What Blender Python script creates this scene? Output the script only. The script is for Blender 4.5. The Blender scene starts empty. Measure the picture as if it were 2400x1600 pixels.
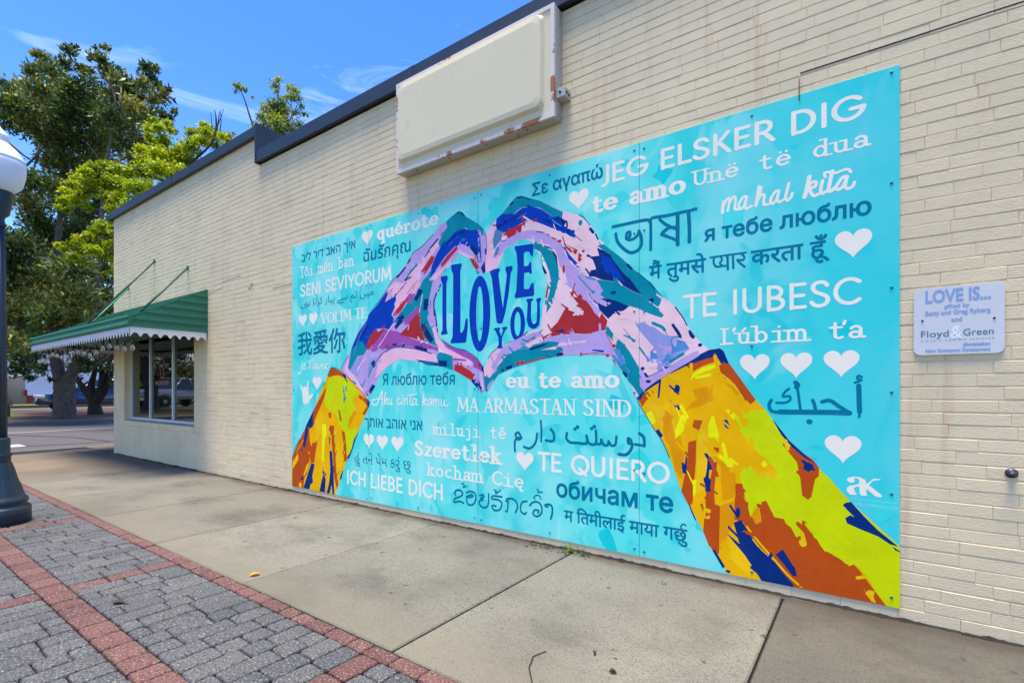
import bpy, bmesh, math, random
import numpy as np
from mathutils import Vector, Matrix
from mathutils.geometry import delaunay_2d_cdt, tessellate_polygon
random.seed(7); RNG = np.random.default_rng(7)
SC = bpy.context.scene; COL = SC.collection
R = math.radians

# ------------------------------------------------------------------ camera
# world: X runs along the painted wall (to the right), Y points into the wall (wall face at Y=0), Z up
F, CX, HY, CAM_H, CAM_D = 1168.0, 1200.0, 913.1, 1.0236, 2.818
_n = math.hypot(1631.3, F); CO, SI = 1631.3 / _n, F / _n
cam = bpy.data.cameras.new('camera'); cam_o = bpy.data.objects.new('camera', cam); COL.objects.link(cam_o)
cam.sensor_width = 36; cam.lens = F / 2400 * 36; cam.shift_y = (HY - 800) / 2400
cam.clip_start = 0.05; cam.clip_end = 2000
cam_o.location = (0, -CAM_D, CAM_H); cam_o.rotation_euler = (R(90), 0, math.asin(SI))
SC.camera = cam_o

# ------------------------------------------------------------------ sky, sun, exposure
SUN_EL, SUN_AZ = R(83), R(186)      # azimuth clockwise from +Y: almost overhead, just in front of the wall
w = bpy.data.worlds.new('World'); SC.world = w; w.use_nodes = True
nt = w.node_tree; nt.nodes.clear()
def wn(t, **k):
    n = nt.nodes.new(t)
    for a, b in k.items(): setattr(n, a, b)
    return n
sky = wn('ShaderNodeTexSky', sky_type='NISHITA', sun_disc=False, sun_elevation=SUN_EL, sun_rotation=SUN_AZ)
sky.air_density = 1.0; sky.dust_density = 0.6; sky.ozone_density = 2.0
hsv = wn('ShaderNodeHueSaturation'); hsv.inputs['Saturation'].default_value = 1.38; hsv.inputs['Hue'].default_value = 0.514; hsv.inputs['Value'].default_value = 1.0
tc = wn('ShaderNodeTexCoord'); mp = wn('ShaderNodeMapping')
mp.inputs['Rotation'].default_value = (0, 0, R(35)); mp.inputs['Scale'].default_value = (2.2, 1.2, 8.0)
nz = wn('ShaderNodeTexNoise'); nz.inputs['Scale'].default_value = 1.7; nz.inputs['Detail'].default_value = 9; nz.inputs['Roughness'].default_value = 0.6; nz.inputs['Distortion'].default_value = 0.8
rp = wn('ShaderNodeValToRGB'); rp.color_ramp.elements[0].position = 0.55; rp.color_ramp.elements[1].position = 0.82
rp.color_ramp.elements[1].color = (0.3, 0.3, 0.3, 1)
mx = wn('ShaderNodeMix', data_type='RGBA'); mx.inputs[7].default_value = (8.5, 9.0, 10.0, 1)
bg = wn('ShaderNodeBackground'); bg.inputs['Strength'].default_value = 0.122
out = wn('ShaderNodeOutputWorld')
L = nt.links.new
L(sky.outputs[0], hsv.inputs['Color']); L(tc.outputs['Generated'], mp.inputs['Vector']); L(mp.outputs[0], nz.inputs['Vector'])
L(nz.outputs['Fac'], rp.inputs[0]); L(rp.outputs[0], mx.inputs[0]); L(hsv.outputs[0], mx.inputs[6]); L(mx.outputs[2], bg.inputs['Color']); L(bg.outputs[0], out.inputs[0])
sl = bpy.data.lights.new('sun', 'SUN'); sl.energy = 3.2; sl.angle = R(25); sl.color = (1.0, 0.93, 0.81)
so = bpy.data.objects.new('sun', sl); COL.objects.link(so)
_sd = Vector((math.sin(SUN_AZ) * math.cos(SUN_EL), math.cos(SUN_AZ) * math.cos(SUN_EL), math.sin(SUN_EL)))
so.rotation_euler = _sd.to_track_quat('Z', 'Y').to_euler(); so.location = (0, -3, 9)
SC.view_settings.view_transform = 'Standard'; SC.view_settings.look = 'None'; SC.view_settings.gamma = 1
SC.view_settings.exposure = 1.44

# ------------------------------------------------------------------ helpers
def _ray(px, py):
    l = (px - CX) / F; return CO * l - SI, SI * l + CO, -(py - HY) / F
def on_wall(px, py, off=0.0):            # photo point -> (X, Z) on the plane Y = -off
    d = _ray(px, py); t = (CAM_D - off) / d[1]; return d[0] * t, CAM_H + d[2] * t
def at(px, py, dep):                     # photo point at a given distance
    d = _ray(px, py); return Vector((d[0] * dep, d[1] * dep - CAM_D, CAM_H + d[2] * dep))
def on_ground(px, py, z=0.0):
    d = _ray(px, py); t = (z - CAM_H) / d[2]; return Vector((d[0] * t, d[1] * t - CAM_D, z))
def lin(c):
    c = c / 255.0
    return c / 12.92 if c <= 0.04045 else ((c + 0.055) / 1.055) ** 2.4
def rgb(r, g, b, k=1.0): return (lin(r) * k, lin(g) * k, lin(b) * k, 1)

def tag(o, label=None, cat=None, group=None, kind=None):
    if label: o['label'] = label
    if cat: o['category'] = cat
    if group: o['group'] = group
    if kind: o['kind'] = kind
    return o
def thing(name, label, cat, loc=(0, 0, 0), group=None):
    o = bpy.data.objects.new(name, None); COL.objects.link(o); o.location = loc; o.empty_display_size = 0.2
    return tag(o, label, cat, group)
def link(name, me, mat, parent=None, local=False):
    o = bpy.data.objects.new(name, me); COL.objects.link(o)
    for m in (mat if isinstance(mat, (list, tuple)) else [mat]): me.materials.append(m)
    if parent is not None:
        o.parent = parent
        if not local:
            p, off = parent, Vector((0, 0, 0))
            while p is not None:
                if p.type == 'EMPTY': off += p.location
                p = p.parent
            if parent.type == 'EMPTY': o.matrix_parent_inverse = Matrix.Translation(-off)
    return o
def dup(root, loc, rz, label):
    r = root.copy(); COL.objects.link(r); r.location = loc; r.rotation_euler = (0, 0, rz); r['label'] = label
    for ch in list(root.children):
        c = ch.copy(); COL.objects.link(c); c.parent = r
        for g in list(ch.children):
            d = g.copy(); COL.objects.link(d); d.parent = c
    return r
class MB:
    def __init__(s): s.v = []; s.f = []; s.m = []; s.sm = []
    def add(s, v, f, m=0, smooth=False):
        n = len(s.v); s.v += [tuple(p) for p in v]
        for q in f: s.f.append(tuple(i + n for i in q)); s.m.append(m); s.sm.append(smooth)
        return s
    def box(s, x0, y0, z0, x1, y1, z1, m=0, ch=0.0):
        if ch <= 0:
            v = [(x0, y0, z0), (x1, y0, z0), (x1, y1, z0), (x0, y1, z0), (x0, y0, z1), (x1, y0, z1), (x1, y1, z1), (x0, y1, z1)]
            return s.add(v, [(3, 2, 1, 0), (4, 5, 6, 7), (0, 1, 5, 4), (1, 2, 6, 5), (2, 3, 7, 6), (3, 0, 4, 7)], m)
        bm = bmesh.new(); bmesh.ops.create_cube(bm, size=1)
        for q in bm.verts: q.co = ((x0 + x1) / 2 + q.co.x * (x1 - x0), (y0 + y1) / 2 + q.co.y * (y1 - y0), (z0 + z1) / 2 + q.co.z * (z1 - z0))
        bmesh.ops.bevel(bm, geom=bm.edges[:], offset=ch, segments=2, affect='EDGES', profile=0.6)
        s.bm(bm, m); return s
    def bm(s, bm, m=0, smooth=False):
        bm.verts.index_update()
        s.add([q.co[:] for q in bm.verts], [[q.index for q in f.verts] for f in bm.faces], m, smooth); bm.free(); return s
    def quad(s, a, b, c, d, m=0): return s.add([a, b, c, d], [(0, 1, 2, 3)], m)
    def tube(s, pts, rad, n=8, m=0, smooth=True, cap=True):
        pts = [Vector(p) for p in pts]; rs = rad if isinstance(rad, (list, tuple)) else [rad] * len(pts)
        V = []; up = Vector((0.31, 0.17, 0.93)).normalized()
        for i, p in enumerate(pts):
            d = (pts[min(i + 1, len(pts) - 1)] - pts[max(i - 1, 0)]).normalized()
            a = d.cross(up)
            if a.length < 1e-3: a = d.cross(Vector((1, 0, 0)))
            a.normalize(); b = d.cross(a)
            for k in range(n):
                t = 2 * math.pi * k / n; V.append(p + (a * math.cos(t) + b * math.sin(t)) * rs[i])
        fs = [(i * n + k, i * n + (k + 1) % n, (i + 1) * n + (k + 1) % n, (i + 1) * n + k) for i in range(len(pts) - 1) for k in range(n)]
        if cap: fs += [tuple(range(n - 1, -1, -1)), tuple((len(pts) - 1) * n + k for k in range(n))]
        return s.add(V, fs, m, smooth)
    def lathe(s, prof, cx=0, cy=0, n=32, m=0, flute=0, fl=0.0, fz=(0, 0)):
        V = []
        for r, z in prof:
            for k in range(n):
                t = 2 * math.pi * k / n
                rr = r * (1 - fl * (0.5 + 0.5 * math.cos(flute * t))) if flute and fz[0] <= z <= fz[1] else r
                V.append((cx + rr * math.cos(t), cy + rr * math.sin(t), z))
        fs = [(i * n + k, i * n + (k + 1) % n, (i + 1) * n + (k + 1) % n, (i + 1) * n + k) for i in range(len(prof) - 1) for k in range(n)]
        fs += [tuple(range(n - 1, -1, -1)), tuple((len(prof) - 1) * n + k for k in range(n))]
        return s.add(V, fs, m, True)
    def prism(s, poly, axis, a, b, m=0):       # polygon (u,v) extruded along an axis from a to b
        n = len(poly)
        def P(u, v, t): return {'x': (t, u, v), 'y': (u, t, v), 'z': (u, v, t)}[axis]
        V = [P(u, v, a) for u, v in poly] + [P(u, v, b) for u, v in poly]
        tris = tessellate_polygon([[Vector((u, v, 0)) for u, v in poly]])
        fs = [tuple(t) for t in tris] + [tuple(i + n for i in t[::-1]) for t in tris]
        fs += [(i, (i + 1) % n, (i + 1) % n + n, i + n) for i in range(n)]
        return s.add(V, fs, m)
    def mesh(s, name, fixn=True):
        me = bpy.data.meshes.new(name); me.from_pydata(s.v, [], s.f)
        me.polygons.foreach_set('material_index', s.m); me.polygons.foreach_set('use_smooth', s.sm)
        if fixn:
            bm = bmesh.new(); bm.from_mesh(me); bmesh.ops.recalc_face_normals(bm, faces=bm.faces[:]); bm.to_mesh(me); bm.free()
        me.update(); return me
    def build(s, name, mat, parent=None, local=False, fixn=True): return link(name, s.mesh(name, fixn), mat, parent, local)

# ------------------------------------------------------------------ materials
def mat(name, base, rough=0.6, metal=0.0, spec=None, var=0.0, vscale=6.0, bump=0.0, bscale=60.0, trans=0.0, detail=6.0, coat=0.0):
    m = bpy.data.materials.new(name); m.use_nodes = True; t = m.node_tree; p = t.nodes['Principled BSDF']
    p.inputs['Base Color'].default_value = base; p.inputs['Roughness'].default_value = rough; p.inputs['Metallic'].default_value = metal
    if spec is not None: p.inputs['Specular IOR Level'].default_value = spec
    if trans: p.inputs['Transmission Weight'].default_value = trans
    if coat: p.inputs['Coat Weight'].default_value = coat
    if var or bump:
        c = t.nodes.new('ShaderNodeTexCoord')
    if var:
        n = t.nodes.new('ShaderNodeTexNoise'); n.inputs['Scale'].default_value = vscale; n.inputs['Detail'].default_value = detail; n.inputs['Roughness'].default_value = 0.65
        r = t.nodes.new('ShaderNodeMapRange'); r.inputs['From Min'].default_value = 0.3; r.inputs['From Max'].default_value = 0.7
        r.inputs['To Min'].default_value = 1 - var; r.inputs['To Max'].default_value = 1 + var
        h = t.nodes.new('ShaderNodeHueSaturation'); h.inputs['Color'].default_value = base
        t.links.new(c.outputs['Object'], n.inputs['Vector']); t.links.new(n.outputs['Fac'], r.inputs['Value']); t.links.new(r.outputs[0], h.inputs['Value'])
        t.links.new(h.outputs[0], p.inputs['Base Color'])
    if bump:
        n2 = t.nodes.new('ShaderNodeTexNoise'); n2.inputs['Scale'].default_value = bscale; n2.inputs['Detail'].default_value = 5
        b = t.nodes.new('ShaderNodeBump'); b.inputs['Strength'].default_value = bump; b.inputs['Distance'].default_value = 0.01
        t.links.new(c.outputs['Object'], n2.inputs['Vector']); t.links.new(n2.outputs['Fac'], b.inputs['Height']); t.links.new(b.outputs[0], p.inputs['Normal'])
    return m
def nodes(m): return m.node_tree.nodes, m.node_tree.links.new, m.node_tree.nodes['Principled BSDF']
def tintnoise(m, col, scale, lo, hi, stretch=(1, 1, 1), amount=1.0, detail=6.0, dist=0.0):
    """mix a second colour into the base colour where a noise is high"""
    N, LK, p = nodes(m)
    c = N.new('ShaderNodeTexCoord'); q = N.new('ShaderNodeMapping'); q.inputs['Scale'].default_value = stretch
    n = N.new('ShaderNodeTexNoise'); n.inputs['Scale'].default_value = scale; n.inputs['Detail'].default_value = detail; n.inputs['Distortion'].default_value = dist; n.inputs['Roughness'].default_value = 0.62
    r = N.new('ShaderNodeMapRange'); r.interpolation_type = 'SMOOTHSTEP'; r.inputs['From Min'].default_value = lo; r.inputs['From Max'].default_value = hi; r.inputs['To Max'].default_value = amount
    x = N.new('ShaderNodeMix'); x.data_type = 'RGBA'; x.inputs[7].default_value = col
    LK(c.outputs['Object'], q.inputs[0]); LK(q.outputs[0], n.inputs['Vector']); LK(n.outputs['Fac'], r.inputs['Value']); LK(r.outputs[0], x.inputs[0])
    s = p.inputs['Base Color']
    if s.is_linked: LK(s.links[0].from_socket, x.inputs[6])
    else: x.inputs[6].default_value = s.default_value
    LK(x.outputs[2], s); return m

M = {}
M['wall'] = mat('painted_brick_cream', rgb(230, 209, 169), 0.6, spec=.25, var=0.07, vscale=1.6, bump=0.22, bscale=170)
tintnoise(M['wall'], rgb(186, 168, 135), 3.0, 0.52, 0.8, (1, 1, 0.7), 0.45)
tintnoise(M['wall'], rgb(196, 146, 112), 2.4, 0.53, 0.80, (5, 1, 0.25), 0.42)      # faint rusty runs
tintnoise(M['wall'], rgb(96, 84, 66), 26, 0.68, 0.8, (1, 1, 1.6), 0.6)
M['cap'] = mat('dark_metal_cap', rgb(50, 57, 66), 0.45, 0.2, var=0.12, vscale=3)
M['roof'] = mat('roof_felt', rgb(90, 90, 92), 0.9)
M['concrete'] = mat('concrete', rgb(180, 173, 155, 0.36), 0.88, var=0.1, vscale=1.6, bump=0.7, bscale=120)
tintnoise(M['concrete'], rgb(208, 196, 168, 0.42), 0.9, 0.45, 0.75, (1, 1, 1), 0.6)
tintnoise(M['concrete'], rgb(116, 112, 101, 0.302), 1.15, 0.44, 0.72, (1, 1.4, 1), 0.8, 9)
tintnoise(M['concrete'], rgb(90, 85, 75, 0.31), 120, 0.47, 0.68, (1, 1, 1), 0.68, 6)
tintnoise(M['concrete'], rgb(108, 101, 88, 0.302), 34, 0.50, 0.72, (1, 1, 1), 0.35, 6)
tintnoise(M['concrete'], rgb(232, 222, 200, 0.396), 170, 0.58, 0.72, (1, 1, 1), 0.55, 3)
tintnoise(M['concrete'], rgb(46, 40, 36, 0.40), 13, 0.665, 0.70, (1, 1, 1), 0.7, 3)
M['groove'] = mat('joint_dirt', rgb(50, 42, 34, 0.504), 0.95, var=0.3, vscale=30)
def paver(name, a, b, dark):
    m = mat(name, a, 0.85, bump=0.6, bscale=160)
    N, LK, p = nodes(m)
    at_ = N.new('ShaderNodeAttribute'); at_.attribute_name = 'tint'
    x = N.new('ShaderNodeMix'); x.data_type = 'RGBA'; x.inputs[6].default_value = a; x.inputs[7].default_value = b
    LK(at_.outputs['Fac'], x.inputs[0]); LK(x.outputs[2], p.inputs['Base Color'])
    tintnoise(m, dark, 100, 0.50, 0.64, (1, 1, 1), 0.95, 5); tintnoise(m, rgb(225, 215, 205, 0.360), 110, 0.55, 0.66, (1, 1, 1), 0.85, 4)
    tintnoise(m, dark, 2.2, 0.5, 0.8, (1, 1, 1), 0.5)
    return m
M['paver_grey'] = paver('paver_grey', rgb(144, 144, 143, 0.331), rgb(112, 114, 120, 0.317), rgb(58, 57, 56, 0.288))
M['paver_red'] = paver('paver_red', rgb(182, 120, 110, 0.317), rgb(156, 94, 86, 0.302), rgb(98, 58, 54, 0.288))
M['asphalt'] = mat('asphalt', rgb(128, 120, 118, 0.346), 0.9, var=0.12, vscale=1.1, bump=0.4, bscale=90)
tintnoise(M['asphalt'], rgb(84, 78, 76, 0.432), 60, 0.5, 0.7, (1, 1, 1), 0.6, 3)
M['road_paint'] = mat('road_paint', rgb(225, 225, 222, 0.504), 0.7, var=0.1, vscale=20)
M['kerb'] = mat('kerb_concrete', rgb(158, 150, 136, 0.432), 0.9, var=0.12, vscale=4)
M['soil'] = mat('mulch', rgb(118, 78, 52, 0.504), 0.95, var=0.35, vscale=14, bump=0.8, bscale=30)
tintnoise(M['soil'], rgb(170, 116, 78, 0.504), 22, 0.52, 0.66, (1, 1, 1), 0.8, 4)
M['lawn'] = mat('lawn', rgb(126, 132, 52, 0.396), 0.95, var=0.3, vscale=3, bump=0.8, bscale=40)
M['grass'] = mat('grass_blades', rgb(140, 150, 48, 0.432), 0.8, var=0.25, vscale=4)
M['earth'] = mat('earth', rgb(120, 116, 92, 0.360), 0.95, var=0.2, vscale=0.3)

# ------------------------------------------------------------------ setting
def structure(mb, name, m): return tag(mb.build(name, m), kind='structure')
g = MB(); g.quad((-400, -300, -0.16), (300, -300, -0.16), (300, 400, -0.16), (-400, 400, -0.16)); structure(g, 'ground', M['earth'])
KX = -11.6                                            # near kerb line of the side street
sb = MB(); sb.box(KX + .14, -9, -0.15, 8, 14, -0.022); structure(sb, 'sidewalk_base', M['groove'])
# concrete slabs
sl_ = MB(); rs = random.Random(3)
xs = [-0.345 + 1.176 * k for k in range(-10, 7)]
def slab(x0, y0, x1, y1, ch=0.006):
    dz = rs.uniform(-0.002, 0.002)
    z1, z0 = dz, -0.021
    v = [(x0, y0, z0), (x1, y0, z0), (x1, y1, z0), (x0, y1, z0), (x0, y0, z1 - ch), (x1, y0, z1 - ch), (x1, y1, z1 - ch), (x0, y1, z1 - ch),
         (x0 + ch, y0 + ch, z1), (x1 - ch, y0 + ch, z1), (x1 - ch, y1 - ch, z1), (x0 + ch, y1 - ch, z1)]
    f = [(8, 9, 10, 11)] + [(a, (a + 1) % 4, (a + 1) % 4 + 4, a + 4) for a in range(4)] + [(a + 4, (a + 1) % 4 + 4, (a + 1) % 4 + 8, a + 8) for a in range(4)]
    sl_.add(v, f)
for i in range(len(xs) - 1):
    if xs[i] < -11.3: continue
    gp = 0.005 if i > 4 else 0.004
    slab(xs[i] + gp, -1.500, xs[i + 1] - gp, -0.022)
slab(8 - 1.2, -1.5, 8, -0.022)
fx0 = KX + .15
for k in range(9):
    y0 = -0.0 + 1.2 * k
    slab(fx0, y0 + .004, -10.75, y0 + 1.196); slab(-10.742, y0 + .004, -9.99, y0 + 1.196)
for k in range(6): slab(fx0, -8.9 + 1.23 * k, xs[1] - .02, -8.9 + 1.23 * (k + 1) - .008)
def concrete_wear(m):
    # pale worn strip along the brick border, brown staining along the foot of the wall, darker slab at the right end
    N, LK, p = nodes(m); c = N.new('ShaderNodeTexCoord'); s = N.new('ShaderNodeSeparateXYZ'); LK(c.outputs['Object'], s.inputs[0])
    n = N.new('ShaderNodeTexNoise'); n.inputs['Scale'].default_value = 3.5; n.inputs['Detail'].default_value = 8; LK(c.outputs['Object'], n.inputs['Vector'])
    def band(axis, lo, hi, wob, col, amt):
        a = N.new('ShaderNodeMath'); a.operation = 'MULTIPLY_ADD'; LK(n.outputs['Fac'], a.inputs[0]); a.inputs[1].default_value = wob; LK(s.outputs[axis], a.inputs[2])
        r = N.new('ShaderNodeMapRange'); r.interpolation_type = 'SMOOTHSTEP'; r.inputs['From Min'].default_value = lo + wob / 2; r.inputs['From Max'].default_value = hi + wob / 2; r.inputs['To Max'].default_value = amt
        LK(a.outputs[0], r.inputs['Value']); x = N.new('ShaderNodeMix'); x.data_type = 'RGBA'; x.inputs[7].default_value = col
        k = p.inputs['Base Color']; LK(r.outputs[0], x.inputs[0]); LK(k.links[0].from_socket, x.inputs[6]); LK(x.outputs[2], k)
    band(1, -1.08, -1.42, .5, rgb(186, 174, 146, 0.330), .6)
    band(1, -.16, -.02, .22, rgb(120, 92, 64, 0.324), .75)
    band(0, -.352, -.338, .0, rgb(112, 100, 86, 0.302), .55)
    band(0, -7.0, -9.0, 2.0, rgb(176, 146, 112, 0.331), .7)
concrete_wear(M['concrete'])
def slab_tone(m):
    N, LK, p = nodes(m); a = N.new('ShaderNodeAttribute'); a.attribute_name = 'tint'; h = N.new('ShaderNodeHueSaturation'); k = p.inputs['Base Color']
    LK(k.links[0].from_socket, h.inputs['Color']); LK(a.outputs['Fac'], h.inputs['Value']); LK(h.outputs[0], k)
slab_tone(M['concrete'])
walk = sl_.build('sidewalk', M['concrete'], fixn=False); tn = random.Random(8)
ta = walk.data.attributes.new('tint', 'FLOAT', 'POINT'); ta.data.foreach_set('value', [q for _ in range(len(sl_.v) // 12) for q in [tn.uniform(.88, 1.1)] * 12])
tag(walk, kind='structure')
# the brick-paved strip: border band, grey field, second band, grey field, cross bands
def paving():
    v, f, mi, tint = [], [], [], []
    rp_ = random.Random(11)
    def brick(x0, y0, x1, y1, red, dark=0.0):
        g_ = 0.0024; ch = 0.006; x0 += g_; y0 += g_; x1 -= g_; y1 -= g_
        dz = rp_.uniform(-0.0025, 0.0015); tx, ty = rp_.uniform(-.002, .002), rp_.uniform(-.002, .002)
        n = len(v)
        jx = [rp_.uniform(-.002, .002) for _ in range(4)]
        def add(x, y, z): v.append((x, y, z + dz + tx * (x - x0) / (x1 - x0) + ty * (y - y0) / (y1 - y0)))
        cs = [(x0 + jx[0], y0), (x1 + jx[1], y0), (x1 + jx[1], y1), (x0 + jx[0], y1)]
        def ring(ins, z):
            r = 0.009                        # rounded corners
            a = [(x0 + ins + r, y0 + ins), (x1 - ins - r, y0 + ins), (x1 - ins, y0 + ins + r), (x1 - ins, y1 - ins - r),
                 (x1 - ins - r, y1 - ins), (x0 + ins + r, y1 - ins), (x0 + ins, y1 - ins - r), (x0 + ins, y0 + ins + r)]
            for p in a: add(p[0], p[1], z)
        ring(0, -.019); ring(0, -.009); ring(ch * .4, -.0035); ring(ch * 1.3, -.0005)
        for q in range(3):
            for k in range(8): f.append((n + q * 8 + k, n + q * 8 + (k + 1) % 8, n + q * 8 + 8 + (k + 1) % 8, n + q * 8 + 8 + k))
        f.append(tuple(n + 24 + k for k in range(8)))
        mi.extend([1 if red else 0] * 25)
        t = min(1, max(0, rp_.gauss(0.4, 0.28))) + dark
        tint.extend([t] * 32)
    def band(y0, y1, xa, xb):
        x = xa
        while x < xb:
            l = rp_.choice([.105, .15, .15, .155, .125]); brick(x, y0, min(x + l, xb), y1, True); x += l
    XA, XB = -8.6, 3.2
    cross = [-5.14 - 1.79, -5.14, -3.36, -1.555, 0.24, 2.03]
    band(-1.578, -1.503, XA, XB); band(-2.168, -2.052, XA, XB)
    for (y0, y1) in ((-2.052, -1.578), (-3.3, -2.168)):
        x = XA
        edges = sorted(cross)
        xl = XA
        for c in edges + [XB + .06]:
            n = max(1, round((c - .055 - xl) / .107)); pit = (c - .055 - xl) / n
            for i in range(n):
                xx = xl + i * pit; y = y0 - rp_.choice([0, .04, .08, .12]) * 0
                first = True
                while y < y1 - 0.02:
                    l = rp_.choice([.105, .16, .21, .21]) if not first else rp_.choice([.07, .105, .16, .21]); first = False
                    ye = y + l
                    if y1 - ye < 0.07: ye = y1
                    brick(xx, y, xx + pit, ye, False, 1.6 if rp_.random() < .006 else 0); y = ye
            if c < XB:
                y = y0; k = max(1, round((y1 - y0) / .155)); h = (y1 - y0) / k
                for i in range(k): brick(c - .055, y0 + i * h, c + .055, y0 + (i + 1) * h, True)
            xl = c + .055
    me = bpy.data.meshes.new('brick_paving'); me.from_pydata(v, [], f)
    a = me.attributes.new('tint', 'FLOAT', 'POINT'); a.data.foreach_set('value', tint)
    o = link('brick_paving', me, [M['paver_grey'], M['paver_red']]); me.polygons.foreach_set('material_index', mi)
    tag(o, kind='structure')
paving()
# street beyond the building corner
rd = MB(); rd.quad((-22.0, -60, -.125), (KX, -60, -.125), (KX, 80, -.125), (-22.0, 80, -.125)); structure(rd, 'road', M['asphalt'])
kb = MB()
kb.prism([(KX, -.15), (KX + .145, -.15), (KX + .145, -.002), (KX + .03, -.004), (KX, -.03)], 'y', -9, 14)
tag(kb.build('kerb', M['kerb']), kind='structure')
kb = MB(); kb.prism([(-22.0, -.15), (-22.25, -.15), (-22.25, .02), (-22.03, .02), (-22.0, -.02)], 'y', -60, 80)
structure(kb, 'far_kerb', M['kerb'])
md = MB(); md.box(-32.6, -60, -.15, -22.26, 80, .0); structure(md, 'median', M['soil'])
gs = MB(); gs.box(-32.3, -20, -.1, -25.2, 2.2, .012); gs.box(-32.3, 7, -.1, -29, 40, .012); structure(gs, 'lawn', M['lawn'])
kb = MB(); kb.box(-32.9, -60, -.15, -32.61, 80, .03); structure(kb, 'median_kerb', M['kerb'])
rd = MB(); rd.quad((-43, -60, -.12), (-32.9, -60, -.12), (-32.9, 80, -.12), (-43, 80, -.12)); structure(rd, 'far_road', M['asphalt'])
ln = MB(); ln.box(-140, -80, -.15, -43, 100, .03); structure(ln, 'far_lawn', M['lawn'])
pt = MB()
def strip(x0, y0, x1, y1): pt.quad((x0, y0, -.121), (x1, y0, -.121), (x1, y1, -.121), (x0, y1, -.121))
strip(-14.55, -1.8, -13.9, -.33); strip(-14.55, -3.9, -13.9, -2.4); strip(-18.6, -.4, -18.48, 14); strip(-18.6, -14, -18.48, -5)
structure(pt, 'road_markings', M['road_paint'])
tr = MB()
def tarline(pts):
    for a, b in zip(pts, pts[1:]):
        a, b = Vector(a), Vector(b); n = Vector((-(b - a).y, (b - a).x)).normalized() * .03
        tr.add([(*(a + n), -.1205), (*(b + n), -.1205), (*(b - n), -.1205), (*(a - n), -.1205)], [(0, 1, 2, 3)])
tarline([(-14.0, -3), (-13.85, -.2), (-13.6, 1.0), (-13.75, 5)]); tarline([(-13.6, 1.0), (-15.6, .8), (-17.2, .2), (-19.3, -.6)]); tarline([(-12.6, -.4), (-12.5, .1)])
structure(tr, 'road_cracks', M['groove'])

# ------------------------------------------------------------------ the painted brick building
BX0, STEP = -9.97, -5.39
TOP_L, TOP_R = 3.80, 3.47
WIN = (-9.50, -7.02, 0.563, 1.93)
bld = thing('brick_building', 'cream painted brick building with stepped dark metal parapet beside the sidewalk', 'building', (-2, 0, 0))
def brickwall():
    mb = MB(); rb = random.Random(5)
    CHT, LEN = 0.0545, 0.2075
    def brick(x0, x1, z0, z1):
        yo = -0.0026 + rb.uniform(-.0009, .0009); gx, gz, c = .0005, .0027, .0015
        x0 += gx; x1 -= gx; z0 += gz + rb.uniform(-.0015, .0015); z1 -= gz + rb.uniform(-.0015, .0015)
        if x1 - x0 < .02 or z1 - z0 < .015: return
        a, b = rb.uniform(-.0006, .0006), rb.uniform(-.0006, .0003)
        o = [(x0, .006, z0), (x1, .006, z0), (x1, .006, z1), (x0, .006, z1)]
        i1 = [(x0, yo + .0018, z0), (x1, yo + .0018, z0), (x1, yo + .0018, z1), (x0, yo + .0018, z1)]
        i2 = [(x0 + c, yo + a, z0 + c), (x1 - c, yo - a, z0 + c), (x1 - c, yo - a + b, z1 - c), (x0 + c, yo + a + b, z1 - c)]
        f = [(8, 9, 10, 11)] + [(k, (k + 1) % 4, (k + 1) % 4 + 4, k + 4) for k in range(4)] + [(k + 4, (k + 1) % 4 + 4, (k + 1) % 4 + 8, k + 8) for k in range(4)]
        mb.add(o + i1 + i2, f)
    nz_ = int(TOP_L / CHT) + 1
    for r in range(nz_):
        z0, z1 = r * CHT, (r + 1) * CHT
        x = BX0 - rb.uniform(0, .02); off = (r % 2) * LEN / 2 + rb.uniform(-.012, .012)
        first = True
        while x < 6.2:
            l = LEN + rb.uniform(-.006, .006)
            if first: l = LEN - off if off > .01 else LEN; first = False
            if rb.random() < .03: l = LEN / 2
            x1 = x + l
            a, b = max(x, BX0 + .001), min(x1, 6.2)
            top = TOP_L if b <= STEP + .02 else (TOP_R if a >= STEP - .02 else None)
            if top is None:
                if z1 > TOP_R: b = min(b, STEP); top = TOP_L
                else: top = TOP_R
            zz1 = min(z1, top)
            if zz1 - z0 > .02 and b - a > .02:
                wx0, wx1, wz0, wz1 = WIN
                if z1 > wz0 - .09 and z0 < wz1 and b > wx0 and a < wx1:
                    if a < wx0 - .02: brick(a, wx0, z0, zz1)
                    if b > wx1 + .02: brick(wx1, b, z0, zz1)
                elif not (-4.70 < a and b < .06 and z0 > .1 and zz1 < 2.43): brick(a, b, z0, zz1)
            x = x1
    # mortar plane with the window cut out, window reveals
    wx0, wx1, wz0, wz1 = WIN; y = .0002
    def q(x0, z0, x1, z1): mb.quad((x0, y, z0), (x1, y, z0), (x1, y, z1), (x0, y, z1))
    q(BX0, -.1, wx0, TOP_L); q(wx0, -.1, wx1, wz0 - .09); q(wx0, wz1, wx1, TOP_L); q(wx1, -.1, STEP, TOP_L); q(STEP, -.1, 6.2, TOP_R)
    mb.quad((wx0, y, wz0 - .09), (wx0, .2, wz0 - .09), (wx0, .2, wz1), (wx0, y, wz1)); mb.quad((wx1, y, wz0 - .09), (wx1, .2, wz0 - .09), (wx1, .2, wz1), (wx1, y, wz1))
    mb.quad((wx0, y, wz1), (wx1, y, wz1), (wx1, .2, wz1), (wx0, .2, wz1))
    return mb
brickwall().build('wall', M['wall'], bld, fixn=False)
o = MB()
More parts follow.
